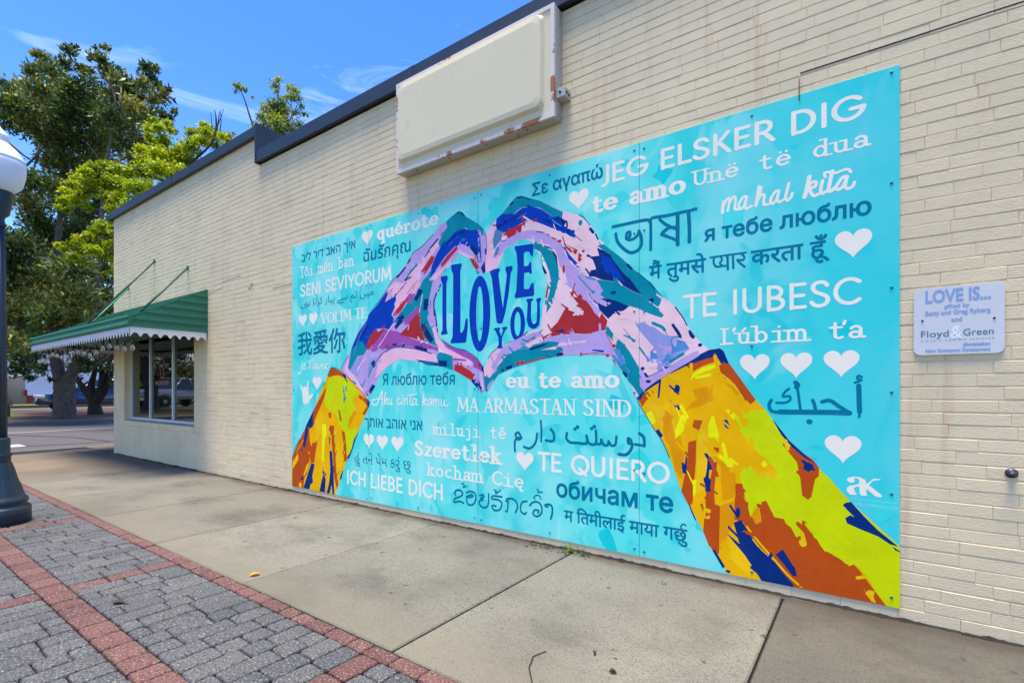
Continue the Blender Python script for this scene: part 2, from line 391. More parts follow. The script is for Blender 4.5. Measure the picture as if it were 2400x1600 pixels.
o.quad((BX0, .0025, -.1), (BX0, 11, -.1), (BX0, 11, TOP_L), (BX0, .0025, TOP_L)); o.quad((6.2, .0025, -.1), (6.2, 11, -.1), (6.2, 11, TOP_R), (6.2, .0025, TOP_R)); o.quad((BX0, 11, -.1), (6.2, 11, -.1), (6.2, 11, TOP_R), (BX0, 11, TOP_R))
o.quad((STEP, .0025, TOP_R), (STEP, .3, TOP_R), (STEP, .3, TOP_L), (STEP, .0025, TOP_L))
o.quad((BX0, .3, 3.1), (STEP, .3, 3.1), (STEP, .3, TOP_L), (BX0, .3, TOP_L)); o.quad((STEP, .3, 3.1), (6.2, .3, 3.1), (6.2, .3, TOP_R), (STEP, .3, TOP_R))
o.build('rear_wall', M['wall'], bld)
o = MB(); o.quad((BX0, .3, 3.1), (6.2, .3, 3.1), (6.2, 11, 3.1), (BX0, 11, 3.1)); o.build('roof', M['roof'], bld)
def cap(x0, x1, zt, h, end=None):
    m_ = MB(); x = x0; rc = random.Random(int(x0 * 10))
    while x < x1 - .05:
        xe = min(x + 2.4, x1)
        m_.prism([(-.045, zt - h), (-.052, zt - h - .004), (-.052, zt - .004), (-.04, zt + .003), (.33, zt + .012), (.345, zt - h)], 'x', x + .001, xe - .001)
        if xe < x1 - .1: m_.prism([(-.047, zt - h - .001), (-.0545, zt - h - .005), (-.0545, zt - .004), (-.041, zt + .0055), (.33, zt + .0145), (.347, zt - h)], 'x', xe - .03, xe + .03)
        x = xe
    return m_
c_ = cap(BX0 - .04, STEP, 3.885, .105)
c_.box(BX0 - .05, -.056, 3.77, BX0 - .04, .34, 3.89)
c_.build('parapet_cap', M['cap'], bld)
c_ = cap(STEP + .012, 6.25, 3.605, .12); c_.box(STEP - .012, -.058, 3.47, STEP + .010, .35, 3.9)
c_.build('parapet_cap', M['cap'], bld)
# window: frame, three panes, sill, gold lettering and emblem on the glass
M['alu'] = mat('white_window_frame', rgb(208, 214, 214), 0.35, 0.1, var=0.05, vscale=8)
gl = mat('window_glass', (0.004, 0.005, 0.005, 1), 0.02, 0.0, spec=1.0); gl.node_tree.nodes['Principled BSDF'].inputs['IOR'].default_value = 1.7
M['glass'] = gl
YW = .105
fr = MB(); fx = [-9.50, -8.72, -7.905, -7.06]
fr.box(-9.5, YW - .03, .562, -7.02, YW + .03, .60, ch=.004); fr.box(-9.5, YW - .03, 1.89, -7.02, YW + .03, 1.928, ch=.004)
for x in (-9.482, -8.72, -7.905, -7.04): fr.box(x - .019, YW - .028, .601, x + .019, YW + .028, 1.889, ch=.004)
frame = fr.build('window', M['alu'], bld)
for a, b in ((-9.462, -8.740), (-8.70, -7.925), (-7.885, -7.06)):
    p_ = MB(); p_.box(a, YW - .004, .602, b, YW + .004, 1.888); p_.build('pane', M['glass'], frame, local=True).matrix_parent_inverse = Matrix.Identity(4)
s_ = MB(); s_.prism([(-.022, .478), (.15, .478), (.15, .556), (-.02, .548)], 'x', -9.51, -7.012); s_.build('window_sill', M['wall'], bld)
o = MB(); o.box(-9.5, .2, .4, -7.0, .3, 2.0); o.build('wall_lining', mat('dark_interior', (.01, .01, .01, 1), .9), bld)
o = MB(); o.tube([(.469, -.002, .687), (.469, -.03, .687), (.462, -.045, .684)], [.012, .012, .008], 10); o.lathe([(.0, 0), (.02, 0), (.02, .004), (0, .004)], n=16)
for i in range(len(o.v) - 64, len(o.v)):
    x, y, z = o.v[i]; o.v[i] = (.469 + x, -.008 + z, .687 + y)
o.build('pipe_stub', M['cap'], bld)
# thin cable that drops down the wall behind the mural corner
o = MB(); cx_, cz_ = on_wall(1875, 173); cx2, cz2 = on_wall(1874, 215)
o.tube([(cx_, -.012, cz_), (cx_ - .002, -.015, (cz_ + cz2) / 2), (cx2, -.012, cz2 - .05)], .0025, 6); o.build('cable', mat('cable_beige', rgb(150, 128, 96), .6), bld)

o = MB(); z_ = on_wall(1877, 172)[1]; o.box(cx_ - .003, -.0040, z_ - .0035, .75, .004, z_ + .002); o.build('lintel_joint', M['groove'], bld)
o = MB()
for (a, b), (c, d) in (((487, 690), (520, 676)), ((520, 676), (523, 661)), ((523, 661), (565, 646)), ((640, 676), (690, 664)), ((300, 700), (301, 688))):
    (xa, za), (xb, zb_2) = on_wall(a, b), on_wall(c, d); o.add([(xa, -.0046, za - .003), (xb, -.0046, zb_2 - .003), (xb, -.0046, zb_2 + .002), (xa, -.0046, za + .002)], [(0, 1, 2, 3)])
o.build('crack', M['groove'], bld)
o = MB(); xa, za = on_wall(593, 676); o.tube([(xa, -.002, za + .05), (xa, -.02, za + .05), (xa, -.022, za), (xa - .02, -.03, za - .012), (xa - .03, -.03, za + .01)], .005, 6); o.build('hook', M['cap'], bld)

# ------------------------------------------------------------------ green awning
M['green'] = mat('awning_green_metal', rgb(38, 118, 88, .85), 0.5, 0.0, var=0.08, vscale=4)
M['white_metal'] = mat('awning_white_metal', rgb(226, 222, 220), 0.5, var=0.06, vscale=7)
aw = thing('awning', 'green metal awning with white scalloped valance over the corner shop window', 'awning', (-8.3, 0, 1.7))
AX, AXL, AY, AYR = -6.64, -10.93, -.80, 3.4         # right end, far left edge, front edge, rear end along the facade
ZW, ZF, ZB = 2.25, 1.835, 1.722                      # at wall, fascia top, fascia bottom
rf = MB()
# two roof slopes with raised seams
def ribs(p00, p01, p10, p11, n):
    # p00-p01 along the wall edge, p10-p11 along the front edge
    p00, p01, p10, p11 = map(Vector, (p00, p01, p10, p11)); nrm = (p01 - p00).cross(p10 - p00).normalized()
    if nrm.z < 0: nrm = -nrm
    rf.quad(p00, p01, p11, p10)
    for i in range(n + 1):
        t = i / n; a = p00.lerp(p01, t); b = p10.lerp(p11, t); d = (p01 - p00).normalized() * .008
        rf.add([a - d, a + d, b + d, b - d, a - d + nrm * .014, a + d + nrm * .014, b + d + nrm * .014, b - d + nrm * .014], [(4, 5, 6, 7), (0, 4, 7, 3), (1, 2, 6, 5), (3, 7, 6, 2)])
ribs((AX, -.004, ZW), (BX0 - .02, -.004, ZW), (AX, AY + .03, ZF), (AXL, AY + .03, ZF), 26)
ribs((BX0 - .02, -.004, ZW), (BX0 - .02, AYR, ZW), (AXL, AY + .03, ZF), (AXL, AYR, ZF), 26)
rf.build('roof_panel', M['green'], aw)
ge = MB(); n = 6                                      # gable end of lapped strips
for i in range(n):
    za, zb = ZB + (ZW - ZB) * i / n, ZB + (ZW - ZB) * (i + 1) / n
    def yy(z): return AY + .005 if z <= ZF else AY + .03 + (0 - AY - .03) * (z - ZF) / (ZW - ZF)
    ge.add([(AX + .012, yy(za), za), (AX + .012, -.004, za), (AX + .002, -.004, zb), (AX + .002, yy(zb) if i < n - 1 else -.02, zb), (AX - .004, yy(za), za), (AX - .004, -.004, za)], [(0, 1, 2, 3), (0, 4, 5, 1)])
ge.build('gable_end', M['green'], aw)
fa = MB()
def fascia(a, b, nx, ny):
    prof = [(-.03, ZF + .0), (-.012, ZF + .016), (.012, ZF + .012), (.022, ZF - .005), (.006, ZF - .018), (.012, ZF - .045), (.028, ZF - .075), (.026, ZB + .012), (.012, ZB), (-.01, ZB)]
    V = []
    for p in (a, b):
        for d, z in prof: V.append((p[0] + nx * d, p[1] + ny * d, z))
    k = len(prof); fa.add(V, [(i, i + 1, i + 1 + k, i + k) for i in range(k - 1)], 0, True)
    fa.add(V[:k], [tuple(range(k))]); fa.add(V[k:], [tuple(range(k))])
fascia((AX + .012, AY), (AXL - .02, AY), 0, -1); fascia((AXL, AY - .02), (AXL, AYR), -1, 0)
fa.build('fascia', M['green'], aw)
va = MB()
def valance(a, b, nx, ny, pitch):
    a, b = Vector(a), Vector(b); Ln = (b - a).length; n_ = max(2, round(Ln / pitch)) * 8; o_ = Vector((nx, ny, 0)) * .004
    V = []
    for i in range(n_ + 1):
        p = a.lerp(b, i / n_); zz = 1.645 - .022 * math.cos(2 * math.pi * i / 8) - .006 * math.cos(4 * math.pi * i / 8)
        for off in (0, 1):
            q = p + o_ * off; V += [(q.x, q.y, ZB + .002), (q.x, q.y, zz)]
    fs = []
    for i in range(n_):
        k = i * 4; fs += [(k, k + 4, k + 5, k + 1), (k + 2, k + 3, k + 7, k + 6), (k + 1, k + 5, k + 7, k + 3)]
    va.add(V, fs)
valance((AX + .004, -.02, 0), (AX + .004, AY, 0), 1, 0, .1); valance((AX, AY, 0), (AXL, AY, 0), 0, -1, .1); valance((AXL, AY, 0), (AXL, AYR, 0), -1, 0, .1)
va.build('valance', M['white_metal'], aw)
un = MB(); un.quad((AX, -.01, ZB + .03), (AX, AY, ZB + .03), (AXL, AY, ZB + .03), (AXL, -.01, ZB + .03)); un.quad((AXL, 0, ZB + .03), (BX0 - .01, 0, ZB + .03), (BX0 - .01, AYR, ZB + .03), (AXL, AYR, ZB + .03))
un.build('soffit', M['green'], aw)
M['rod'] = mat('rod_dark_green', rgb(48, 72, 58), .5)
for a, b in (((-8.29, -.003, 2.86), (-8.42, -.72, 1.90)), ((-7.20, -.003, 2.61), (-6.76, -.66, 1.92)), ((-9.31, -.003, 2.60), (-8.30, -.70, 1.91))):
    q_ = MB(); q_.tube([a, b], .013, 8); q_.tube([(a[0], 0, a[2]), (a[0], -.012, a[2])], .03, 10); q_.build('support_rod', M['rod'] if a[0] > -9 else M['green'], aw)

# string lights under the valance
M['bulb'] = mat('clear_bulb', rgb(232, 228, 214), 0.05, 0.0, spec=.9, trans=.8)
M['black'] = mat('black_plastic', (.012, .012, .014, 1), .4)
stg = thing('string_lights', 'string of clear round bulbs hanging under the green awning', 'string lights', (-9, -.7, 1.6))
cab = MB(); pts = []; rb = random.Random(4); bl = []
x = -6.75
while x > -10.9:
    pts.append((x, AY + .06, 1.615 + .03 * math.cos((x) * 5))); bl.append(pts[-1]); x -= .25
y = AY + .15
for k in range(5): pts.append((AXL + .07, y, 1.62 + .03 * math.cos(y * 5))); bl.append(pts[-1]); y += .3
cab.tube(pts, .006, 6); cab.build('cable', M['black'], stg)
for (x, y, z) in bl:
    z -= rb.uniform(0, .03)
    q_ = MB(); q_.lathe([(.012, z + .01), (.015, z), (.015, z - .05), (.012, z - .055)], x, y, 10); q_.build('socket', M['black'], stg)
    q_ = MB(); zb_ = z - .056; q_.lathe([(.012, zb_), (.015, zb_ - .01), (.022, zb_ - .028), (.024, zb_ - .042), (.019, zb_ - .056), (.011, zb_ - .068), (.002, zb_ - .07)], x, y, 14); q_.build('bulb', M['bulb'], stg)

# ------------------------------------------------------------------ empty sign cabinet
sg = thing('sign_cabinet', 'blank off white sign box with rusty white trim high on the brick wall', 'sign', (-2.35, 0, 3.1))
M['face'] = mat('sign_face_plastic', rgb(228, 214, 178), 0.5, spec=.12, var=0.03, vscale=1.5)
tintnoise(M['face'], rgb(150, 146, 128), 7, 0.62, 0.85, (1, 1, 1), 0.7, 8)
M['rust'] = mat('white_paint_rusting', rgb(226, 212, 200), 0.6, spec=.2)
tintnoise(M['rust'], rgb(172, 102, 62), 5.5, 0.555, 0.60, (1, 1, 1), 0.95, 5)
M['cab'] = mat('sign_grey_metal', rgb(182, 178, 170), 0.5, 0.2, var=0.1, vscale=5)
tintnoise(M['cab'], rgb(150, 100, 66), 8, 0.62, 0.7, (1, 1, 1), 0.7, 6)
S0, S1, SZ0, SZ1, SD = -3.085, -1.619, 2.756, 3.468, -.100
b_ = MB(); b_.box(S0, SD + .012, SZ0, S1, -.006, SZ1); 
for k in range(3): b_.box(S1, SD + .025 + k * .024, SZ0 + .01, S1 + .004, SD + .037 + k * .024, SZ1 - .01)
b_.build('cabinet', M['cab'], sg)
tr_ = MB(); t = .024
tr_.box(S0 - .003, SD - .004, SZ1 - t, S1 + .003, SD + .012, SZ1 + .003); tr_.box(S0 - .003, SD - .004, SZ0 - .003, S1 + .003, SD + .012, SZ0 + t)
tr_.box(S0 - .003, SD - .004, SZ0 + t, S0 + t, SD + .012, SZ1 - t); tr_.box(S1 - t, SD - .004, SZ0 + t, S1 + .003, SD + .012, SZ1 - t)
tr_.build('trim', M['rust'], sg)
fc = MB()
def rr(x0, z0, x1, z1, r, y, n=5):
    P = []
    for cx, cz, a0 in ((x1 - r, z0 + r, -90), (x1 - r, z1 - r, 0), (x0 + r, z1 - r, 90), (x0 + r, z0 + r, 180)):
        for k in range(n + 1): a = R(a0 + 90 * k / n); P.append((cx + r * math.cos(a), y, cz + r * math.sin(a)))
    return P
rings = [rr(S0 + t, SZ0 + t, S1 - t, SZ1 - t, .001, SD + .004), rr(S0 + t + .004, SZ0 + .070, S1 - .075, SZ1 - t - .006, .035, SD + .003), rr(S0 + t + .014, SZ0 + .088, S1 - .09, SZ1 - t - .014, .045, SD - .022), rr(S0 + t + .05, SZ0 + .12, S1 - .12, SZ1 - .07, .05, SD - .026)]
k = len(rings[0]); V = [p for r_ in rings for p in r_]
fc.add(V, [(j * k + i, j * k + (i + 1) % k, (j + 1) * k + (i + 1) % k, (j + 1) * k + i) for j in range(3) for i in range(k)], 0, False); fc.add(rings[-1], [tuple(range(k))])
fc.build('face_panel', M['face'], sg)
jb = MB(); jb.box(S1 + .004, SD + .018, SZ0 + .115, S1 + .066, -.002, SZ0 + .175, ch=.003); jb.build('junction_box', M['cab'], sg)
for (yy_, zz_) in ((SD + .045, SZ0 + .148), (-.03, SZ0 + .14)):
    jb = MB(); jb.tube([(S1 + .066, yy_, zz_), (S1 + .069, yy_, zz_)], .009, 10); jb.build('bolt', M['black'], sg)
jb = MB(); jb.tube([(S1 + .034, SD + .018, SZ0 + .148), (S1 + .034, SD + .014, SZ0 + .148)], .009, 10); jb.build('bolt', M['black'], sg)
for xx in (-2.9, -2.55, -2.2, -1.85): jb = MB(); jb.tube([(xx, -.06, SZ0 - .001), (xx, -.06, SZ0 - .004)], .006, 8); jb.build('bolt', M['black'], sg)


# ------------------------------------------------------------------ street lamp
LX, LY = -5.432, -2.008
lamp = thing('street_lamp', 'dark blue cast iron street lamp with white globe on the brick paving', 'street lamp', (LX, LY, 0))
M['iron'] = mat('blue_iron_paint', rgb(38, 56, 74, .8), 0.4, 0.1, var=0.12, vscale=7, bump=.12, bscale=30)
KD = 3.821 / F; KR = KD / 1.42
def lz(y): return CAM_H + (HY - y) * KD
def lr(x): return (x + 6) * KR
base = [(76.8, 1227), (76.8, 1191), (74, 1188), (67, 1184), (65.5, 1181.5), (69, 1177), (70.5, 1173), (67, 1168), (60.7, 1163), (59, 1160), (52, 1141), (43, 1123), (36, 1101), (29.5, 1087), (26, 1082.5), (25.5, 1081), (27, 1080), (27, 1077.5), (25.2, 1076), (27, 1074.5), (25.2, 1072.5), (28.6, 1069), (29, 1066), (26, 1063), (25, 1061), (25, 1031), (24, 1027), (19, 1025)]
q_ = MB(); q_.lathe([(lr(x), lz(y)) for x, y in base], LX, LY, 96, flute=16, fl=.06, fz=(lz(1156), lz(1092)))
q_.build('base', M['iron'], lamp)
q_ = MB(); q_.lathe([(lr(18), lz(1025)), (lr(17), lz(800)), (lr(13), lz(530))], LX, LY, 96, flute=12, fl=.07, fz=(0, 5)); q_.build('pole', M['iron'], lamp)
q_ = MB(); q_.lathe([(lr(a), lz(b)) for a, b in ((13, 530), (16, 528), (16.5, 524), (13, 521), (11, 514), (14, 507), (21, 503), (24, 499), (27, 486), (32, 467), (33, 459), (31, 455), (33, 452), (31, 446), (20, 445))], LX, LY, 48); q_.build('capital', M['iron'], lamp)
M['globe'] = mat('white_globe_glass', rgb(225, 226, 234), 0.25, 0, var=.03, vscale=12)
M['globe'].node_tree.nodes['Principled BSDF'].inputs['Subsurface Weight'].default_value = .15
q_ = MB(); q_.lathe([(lr(a), lz(b)) for a, b in ((31, 449), (40, 443), (51, 434), (58, 422), (62.5, 408), (65, 391), (64.5, 383), (63, 375))], LX, LY, 64); q_.build('globe', M['globe'], lamp)
q_ = MB(); q_.lathe([(lr(a), lz(b)) for a, b in ((62, 376), (64, 374), (62, 371), (53.6, 359), (44, 348), (32, 340), (26, 336), (22, 331.5), (21, 327), (23.6, 321), (22, 316), (17, 309), (9, 303), (2, 298), (-2, 290), (-5.9, 286))], LX, LY, 64); q_.build('globe_lid', M['globe'], lamp)

# ------------------------------------------------------------------ folding bistro chair by the corner
ch = thing('folding_chair', 'black folding bistro chair half hidden behind the building corner', 'chair', (-10.6, .45, 0))
for x in (-10.42, -10.82):
    q_ = MB(); q_.tube([(x, .22, .80), (x, .80, .01)], .016, 8); q_.build('leg', M['black'], ch)
    q_ = MB(); q_.tube([(x + .03, .26, .01), (x + .03, .72, .45)], .014, 8); q_.build('leg', M['black'], ch)
q_ = MB(); q_.box(-10.84, .40, .445, -10.40, .82, .465, ch=.006); q_.build('seat', M['black'], ch)
q_ = MB()
for (y, z) in ((.225, .79), (.29, .70)): q_.add([(-10.83, y - .012, z + .035), (-10.41, y - .012, z + .035), (-10.41, y + .045, z - .035), (-10.83, y + .045, z - .035), (-10.83, y + .0, z + .045), (-10.41, y + .0, z + .045), (-10.41, y + .057, z - .025), (-10.83, y + .057, z - .025)], [(0, 1, 2, 3), (4, 7, 6, 5), (0, 4, 5, 1), (2, 6, 7, 3), (0, 3, 7, 4), (1, 5, 6, 2)])
q_.build('backrest', M['black'], ch)

# ------------------------------------------------------------------ vehicles
M['tyre'] = mat('tyre_rubber', (.012, .012, .012, 1), .8); M['rim'] = mat('alloy_rim', (.35, .36, .38, 1), .3, .8)
M['carglass'] = mat('car_glass', (.02, .025, .03, 1), .05, 0, spec=.8)
M['red_lamp'] = mat('red_tail_lamp', rgb(150, 14, 18), .2); M['lamp_white'] = mat('head_lamp', rgb(225, 228, 232), .1, .2); M['amber'] = mat('amber_lamp', rgb(225, 140, 20), .3)
M['chrome'] = mat('chrome', (.6, .6, .62, 1), .15, .95)
def vehicle(name, label, prof, glassprof, W, wheels, wr, paint, sill, cabin_in=.12, pickup=False, loc=(0, 0, 0), rz=0, grp=None):
    """length along local X (front at +X); prof: side outline (x,z) of the body below the belt; glassprof: greenhouse outline"""
    v = thing(name, label, 'car' if not pickup else 'pickup truck', (0, 0, 0), grp)
    bm = bmesh.new()
    def ext(bm, poly, wfun):
        n = len(poly)
        a = [bm.verts.new((x, -wfun(x, z), z)) for x, z in poly]; b = [bm.verts.new((x, wfun(x, z), z)) for x, z in poly]
        bm.faces.new(a); bm.faces.new(b[::-1])
        for i in range(n): bm.faces.new((a[i], b[i], b[(i + 1) % n], a[(i + 1) % n]))
    Lx = max(x for x, z in prof); Ln = min(x for x, z in prof); zt = max(z for x, z in prof)
    def wf(x, z):
        e = max(0, abs(x - (Lx + Ln) / 2) / ((Lx - Ln) / 2) - .72) / .28
        return W / 2 * (1 - .16 * e * e) * (1 - .05 * max(0, (z - .6)) / .5) 
    ext(bm, prof, wf)
    bmesh.ops.bevel(bm, geom=bm.edges[:], offset=.045, segments=2, affect='EDGES', profile=.6)
    body = MB(); body.bm(bm, 0, True)
    body.build('body', paint, v, True)
    zb, zr = min(z for x, z in glassprof), max(z for x, z in glassprof)
    def gw(x, z): return W / 2 * (.93 - cabin_in * (z - zb) / (zr - zb))
    g_ = MB(); bm = bmesh.new(); ext(bm, glassprof, gw); g_.bm(bm); g_.build('windows', M['carglass'], v, True)
    # roof skin and pillars
    top = sorted([p for p in glassprof if p[1] > zr - .06]); x0, x1 = top[0][0], top[-1][0]
    r_ = MB(); bm = bmesh.new(); bmesh.ops.create_cube(bm, size=1)
    for q in bm.verts: q.co = ((x0 + x1) / 2 + q.co.x * (x1 - x0 + .06), q.co.y * gw(0, zr) * 2.03, zr + .005 + q.co.z * .05)
    bmesh.ops.bevel(bm, geom=bm.edges[:], offset=.02, segments=2, affect='EDGES'); r_.bm(bm, 0, True)
    low = [p for p in glassprof if p[1] <= zb + .02]; xl, xr = min(p[0] for p in low), max(p[0] for p in low)
    for s in (-1, 1):
        def pill(xa, za, xb, zb2, t=.035):
            r_.tube([(xa, s * gw(xa, za) * 1.005, za), (xb, s * gw(xb, zb2) * 1.005, zb2)], t, 6)
        pill(x1, zr, xr, zb); pill(x0, zr, xl, zb); pill((x0 + x1) / 2, zr, (x0 + x1) / 2 - .02, zb)
        if not pickup and x0 < -1.2: pill(x0 + .75, zr, x0 + .7, zb)
    r_.build('roof', paint, v, True)
    for wx in wheels:
        for s in (-1, 1):
            t_ = MB(); n = 24; yo = s * (W / 2 - .10)
            prof_ = [(wr * .62, -.1), (wr * .95, -.105), (wr, -.07), (wr, .07), (wr * .95, .105), (wr * .62, .1)]
            t_.lathe(prof_, n=n); t_.v = [(wx + a, yo + c, wr + b) for a, b, c in t_.v]; wh = t_.build('wheel', M['tyre'], v, True)
            r2 = MB(); r2.lathe([(wr * .1, .0), (wr * .62, -.02), (wr * .62, .09), (wr * .3, .1), (.02, .105)], n=n)
            r2.v = [(wx + a, yo + s * c, wr + b) for a, b, c in r2.v]; r2.build('rim', M['rim'], wh, True)
            ar = MB()                                            # dark wheel arch lip
            ar.tube([(wx + (wr + .06) * math.cos(R(t)), s * (W / 2 - .012), wr + (wr + .06) * math.sin(R(t))) for t in range(0, 181, 15)], .022, 6); ar.build('wheel_arch', M['black'], v, True)
    zl = zt * .78
    for s in (-1, 1):
        h = MB(); h.box(Lx - .32, s * (W / 2 - .12) - .16, zl - .1, Lx + .012, s * (W / 2 - .12) + .1 * 1, zl + .05, ch=.03); h.build('headlight', M['lamp_white'], v, True)
        h = MB(); h.box(Ln - .012, s * (W / 2 - .08) - .06, .85, Ln + .1, s * (W / 2 - .08) + .05, 1.15, ch=.02); h.build('tail_light', M['red_lamp'], v, True)
    bp = MB(); bp.box(Lx - .1, -W / 2 + .12, sill, Lx + .03, W / 2 - .12, sill + .18, ch=.03); bp.build('bumper', M['black'] if not pickup else M['chrome'], v, True)
    v.location = loc; v.rotation_euler = (0, 0, rz); return v
blue = mat('dark_blue_car_paint', rgb(24, 42, 92, .8), .18, .2, coat=.8)
grey = mat('silver_grey_car_paint', rgb(150, 152, 160), .25, .3, coat=.6); tan = mat('grey_beige_van_paint', rgb(140, 134, 124, .8), .4, coat=.3)
white_p = mat('white_car_paint', rgb(225, 226, 230), .3, coat=.5)
CZ = -.12
# blue SUV on the far road
p = on_ground(170, 962, CZ); p = Vector((-35.2, 6.2, CZ))
suv = vehicle('parked_car', 'dark blue sport utility car parked behind the big tree trunk', [(2.3, .35), (2.36, .55), (2.3, .78), (1.9, .93), (1.05, 1.02), (-2.15, 1.05), (-2.28, .8), (-2.25, .35)],
    [(1.12, .98), (.35, 1.62), (-.2, 1.70), (-1.75, 1.68), (-2.1, 1.02)], 1.85, (1.42, -1.4), .34, blue, .38, loc=p, rz=R(-97))
vanp = Vector((-34.6, .8, CZ))
van = vehicle('parked_van', 'grey beige van with dark rear wheel parked at far left', [(2.5, .4), (2.5, .8), (2.2, 1.05), (1.6, 1.15), (-2.4, 1.9), (-2.45, .45)],
    [(1.65, 1.1), (1.0, 1.85), (.2, 1.92), (-.4, 1.9), (-.4, 1.2)], 1.95, (1.6, -1.5), .36, tan, .4, loc=vanp, rz=R(-92))
pk = vehicle('pickup_truck', 'silver grey pickup truck on the street mirrored in the shop window', [(2.9, .5), (2.95, .8), (2.9, 1.08), (1.7, 1.18), (-2.75, 1.2), (-2.8, .55)],
    [(1.25, 1.14), (.5, 1.82), (-.9, 1.86), (-1.15, 1.16)], 1.95, (1.95, -1.75), .42, grey, .5, pickup=True, loc=(-36.5, -10.6, -.12), rz=R(62))
pk['category'] = 'pickup truck'
van['category'] = 'van'

# ------------------------------------------------------------------ white house across the street
hs = thing('white_house', 'white house with red brick base beyond the far road', 'house', (-52, 2, 0))
M['hwhite'] = mat('white_siding', rgb(220, 220, 236), .7, var=.04, vscale=2); M['hred'] = mat('red_brick_base', rgb(158, 62, 56, .9), .8, var=.12, vscale=6)
M['hroof'] = mat('brown_shingle', rgb(120, 98, 84, .8), .9, var=.2, vscale=8)
q_ = MB(); q_.box(-60, -7, .75, -49, 14, 5.2)
for k in range(22): q_.box(-49.0, -7, .8 + k * .2, -48.985, 14, .95 + k * .2)
q_.build('wall', M['hwhite'], hs)
q_ = MB(); q_.box(-60, -7.05, -.1, -48.95, 14.05, .62); q_.box(-48.95, 1.2, -.1, -47.2, 4.4, .5); q_.build('base', M['hred'], hs)
q_ = MB(); q_.box(-60.05, -7.08, .62, -48.9, 14.08, .75); q_.box(-48.9, 1.1, .5, -47.1, 4.5, .6); q_.build('base_trim', M['hwhite'], hs)
q_ = MB(); q_.prism([(-61, 5.15), (-48.3, 5.15), (-54.5, 8.6)], 'y', -7.6, 14.6); q_.build('roof', M['hroof'], hs)
for y in (-5, -1.5, 6.2, 9.5):
    q_ = MB(); q_.box(-48.99, y, 1.7, -48.93, y + 1.2, 3.6); wd = q_.build('window', M['hwhite'], hs)
    q_ = MB(); q_.box(-48.94, y + .1, 1.8, -48.92, y + 1.1, 3.5); q_.build('pane', M['carglass'], wd, True).matrix_parent_inverse = Matrix.Translation((52, -2, 0))
q_ = MB(); q_.box(-48.99, 2.2, .78, -48.93, 3.3, 3.0); q_.build('door', M['hwhite'], hs)
for y in (1.3, 4.3):
    q_ = MB(); q_.tube([(-48.8, y, 1.5), (-47.2, y, 1.1)], .05, 6); q_.tube([(-47.2, y, .1), (-47.2, y, 1.15)], .05, 6); q_.build('railing', M['black'], hs)
po = MB(); po.tube([(-26.2, 1.30, -.05), (-26.2, 1.30, .78)], .13, 8, smooth=True); po.tube([(-26.2, 1.30, .78), (-26.2, 1.30, .82)], [.13, .06], 8)
tag(po.build('wooden_bollard', mat('grey_weathered_wood', rgb(110, 100, 92, .7), .9, var=.2, vscale=10)), 'short weathered wooden post on the grass beside the big tree', 'bollard')

# ------------------------------------------------------------------ trees
def leafmat(name, a, b, c, rough=.45, transl=.35):
    m = bpy.data.materials.new(name); m.use_nodes = True; N, LK, p = nodes(m)
    t = N.new('ShaderNodeAttribute'); t.attribute_name = 'tint'
    r = N.new('ShaderNodeValToRGB'); e = r.color_ramp.elements; e[0].color = a; e[1].color = c; k = e.new(.5); k.color = b
    LK(t.outputs['Fac'], r.inputs[0]); LK(r.outputs[0], p.inputs['Base Color']); p.inputs['Roughness'].default_value = rough
    tr = N.new('ShaderNodeBsdfTranslucent'); LK(r.outputs[0], tr.inputs[0]); x = N.new('ShaderNodeMixShader'); x.inputs[0].default_value = transl
    LK(p.outputs[0], x.inputs[1]); LK(tr.outputs[0], x.inputs[2]); LK(x.outputs[0], N['Material Output'].inputs[0]); return m
def crown(name, clusters, m, parent, leaf, aspect, density, droop=.2, flat=.75, tintf=None, seed=1, inner=.25):
    """clusters: (centre, radius); leaf: length in metres"""
    g = np.random.default_rng(seed); P, T = [], []
    for c, r in clusters:
        n = max(10, int(density * (r / leaf) ** 2))
        d = g.normal(size=(n, 3)); d /= np.linalg.norm(d, axis=1)[:, None]
        rad = r * (inner + (1 - inner) * g.random(n) ** .5) * (1 + .25 * g.normal(size=n))
        pos = np.array(c) + d * rad[:, None] * np.array([1, 1, flat])
        P.append(np.concatenate([pos, d], 1)); T.append(np.full(n, g.random()))
    P = np.concatenate(P); T = np.concatenate(T); n = len(P); pos, d = P[:, :3], P[:, 3:]
    ax = d + g.normal(size=(n, 3)) * .7; ax[:, 2] -= droop; ax /= np.linalg.norm(ax, axis=1)[:, None]
    up = g.normal(size=(n, 3)) * .6 + np.array([0, 0, 1.0]); si = np.cross(ax, up); si /= np.linalg.norm(si, axis=1)[:, None] + 1e-6
    nm = np.cross(si, ax)
    ln = leaf * g.uniform(.65, 1.3, n)[:, None]; wd = ln * aspect * .5
    b = pos - ax * ln * .5; tip = pos + ax * ln * .5; l_ = pos + si * wd + nm * wd * .25; r_ = pos - si * wd + nm * wd * .25
    V = np.stack([b, r_, tip, l_], 1).reshape(-1, 3)
    me = bpy.data.meshes.new(name); me.vertices.add(4 * n); me.vertices.foreach_set('co', V.astype(np.float32).ravel())
    me.loops.add(4 * n); me.loops.foreach_set('vertex_index', np.arange(4 * n)); me.polygons.add(n)
    me.polygons.foreach_set('loop_start', np.arange(0, 4 * n, 4)); me.update(calc_edges=True)
    t = np.clip(T * .5 + g.random(n) * .6 - .05, 0, 1)
    a = me.attributes.new('tint', 'FLOAT', 'POINT'); a.data.foreach_set('value', np.repeat(t, 4).astype(np.float32))
    return link(name, me, m, parent)
M['bark'] = mat('grey_bark', rgb(128, 112, 102, .5), .95, var=.3, vscale=7, bump=1.0, bscale=18)
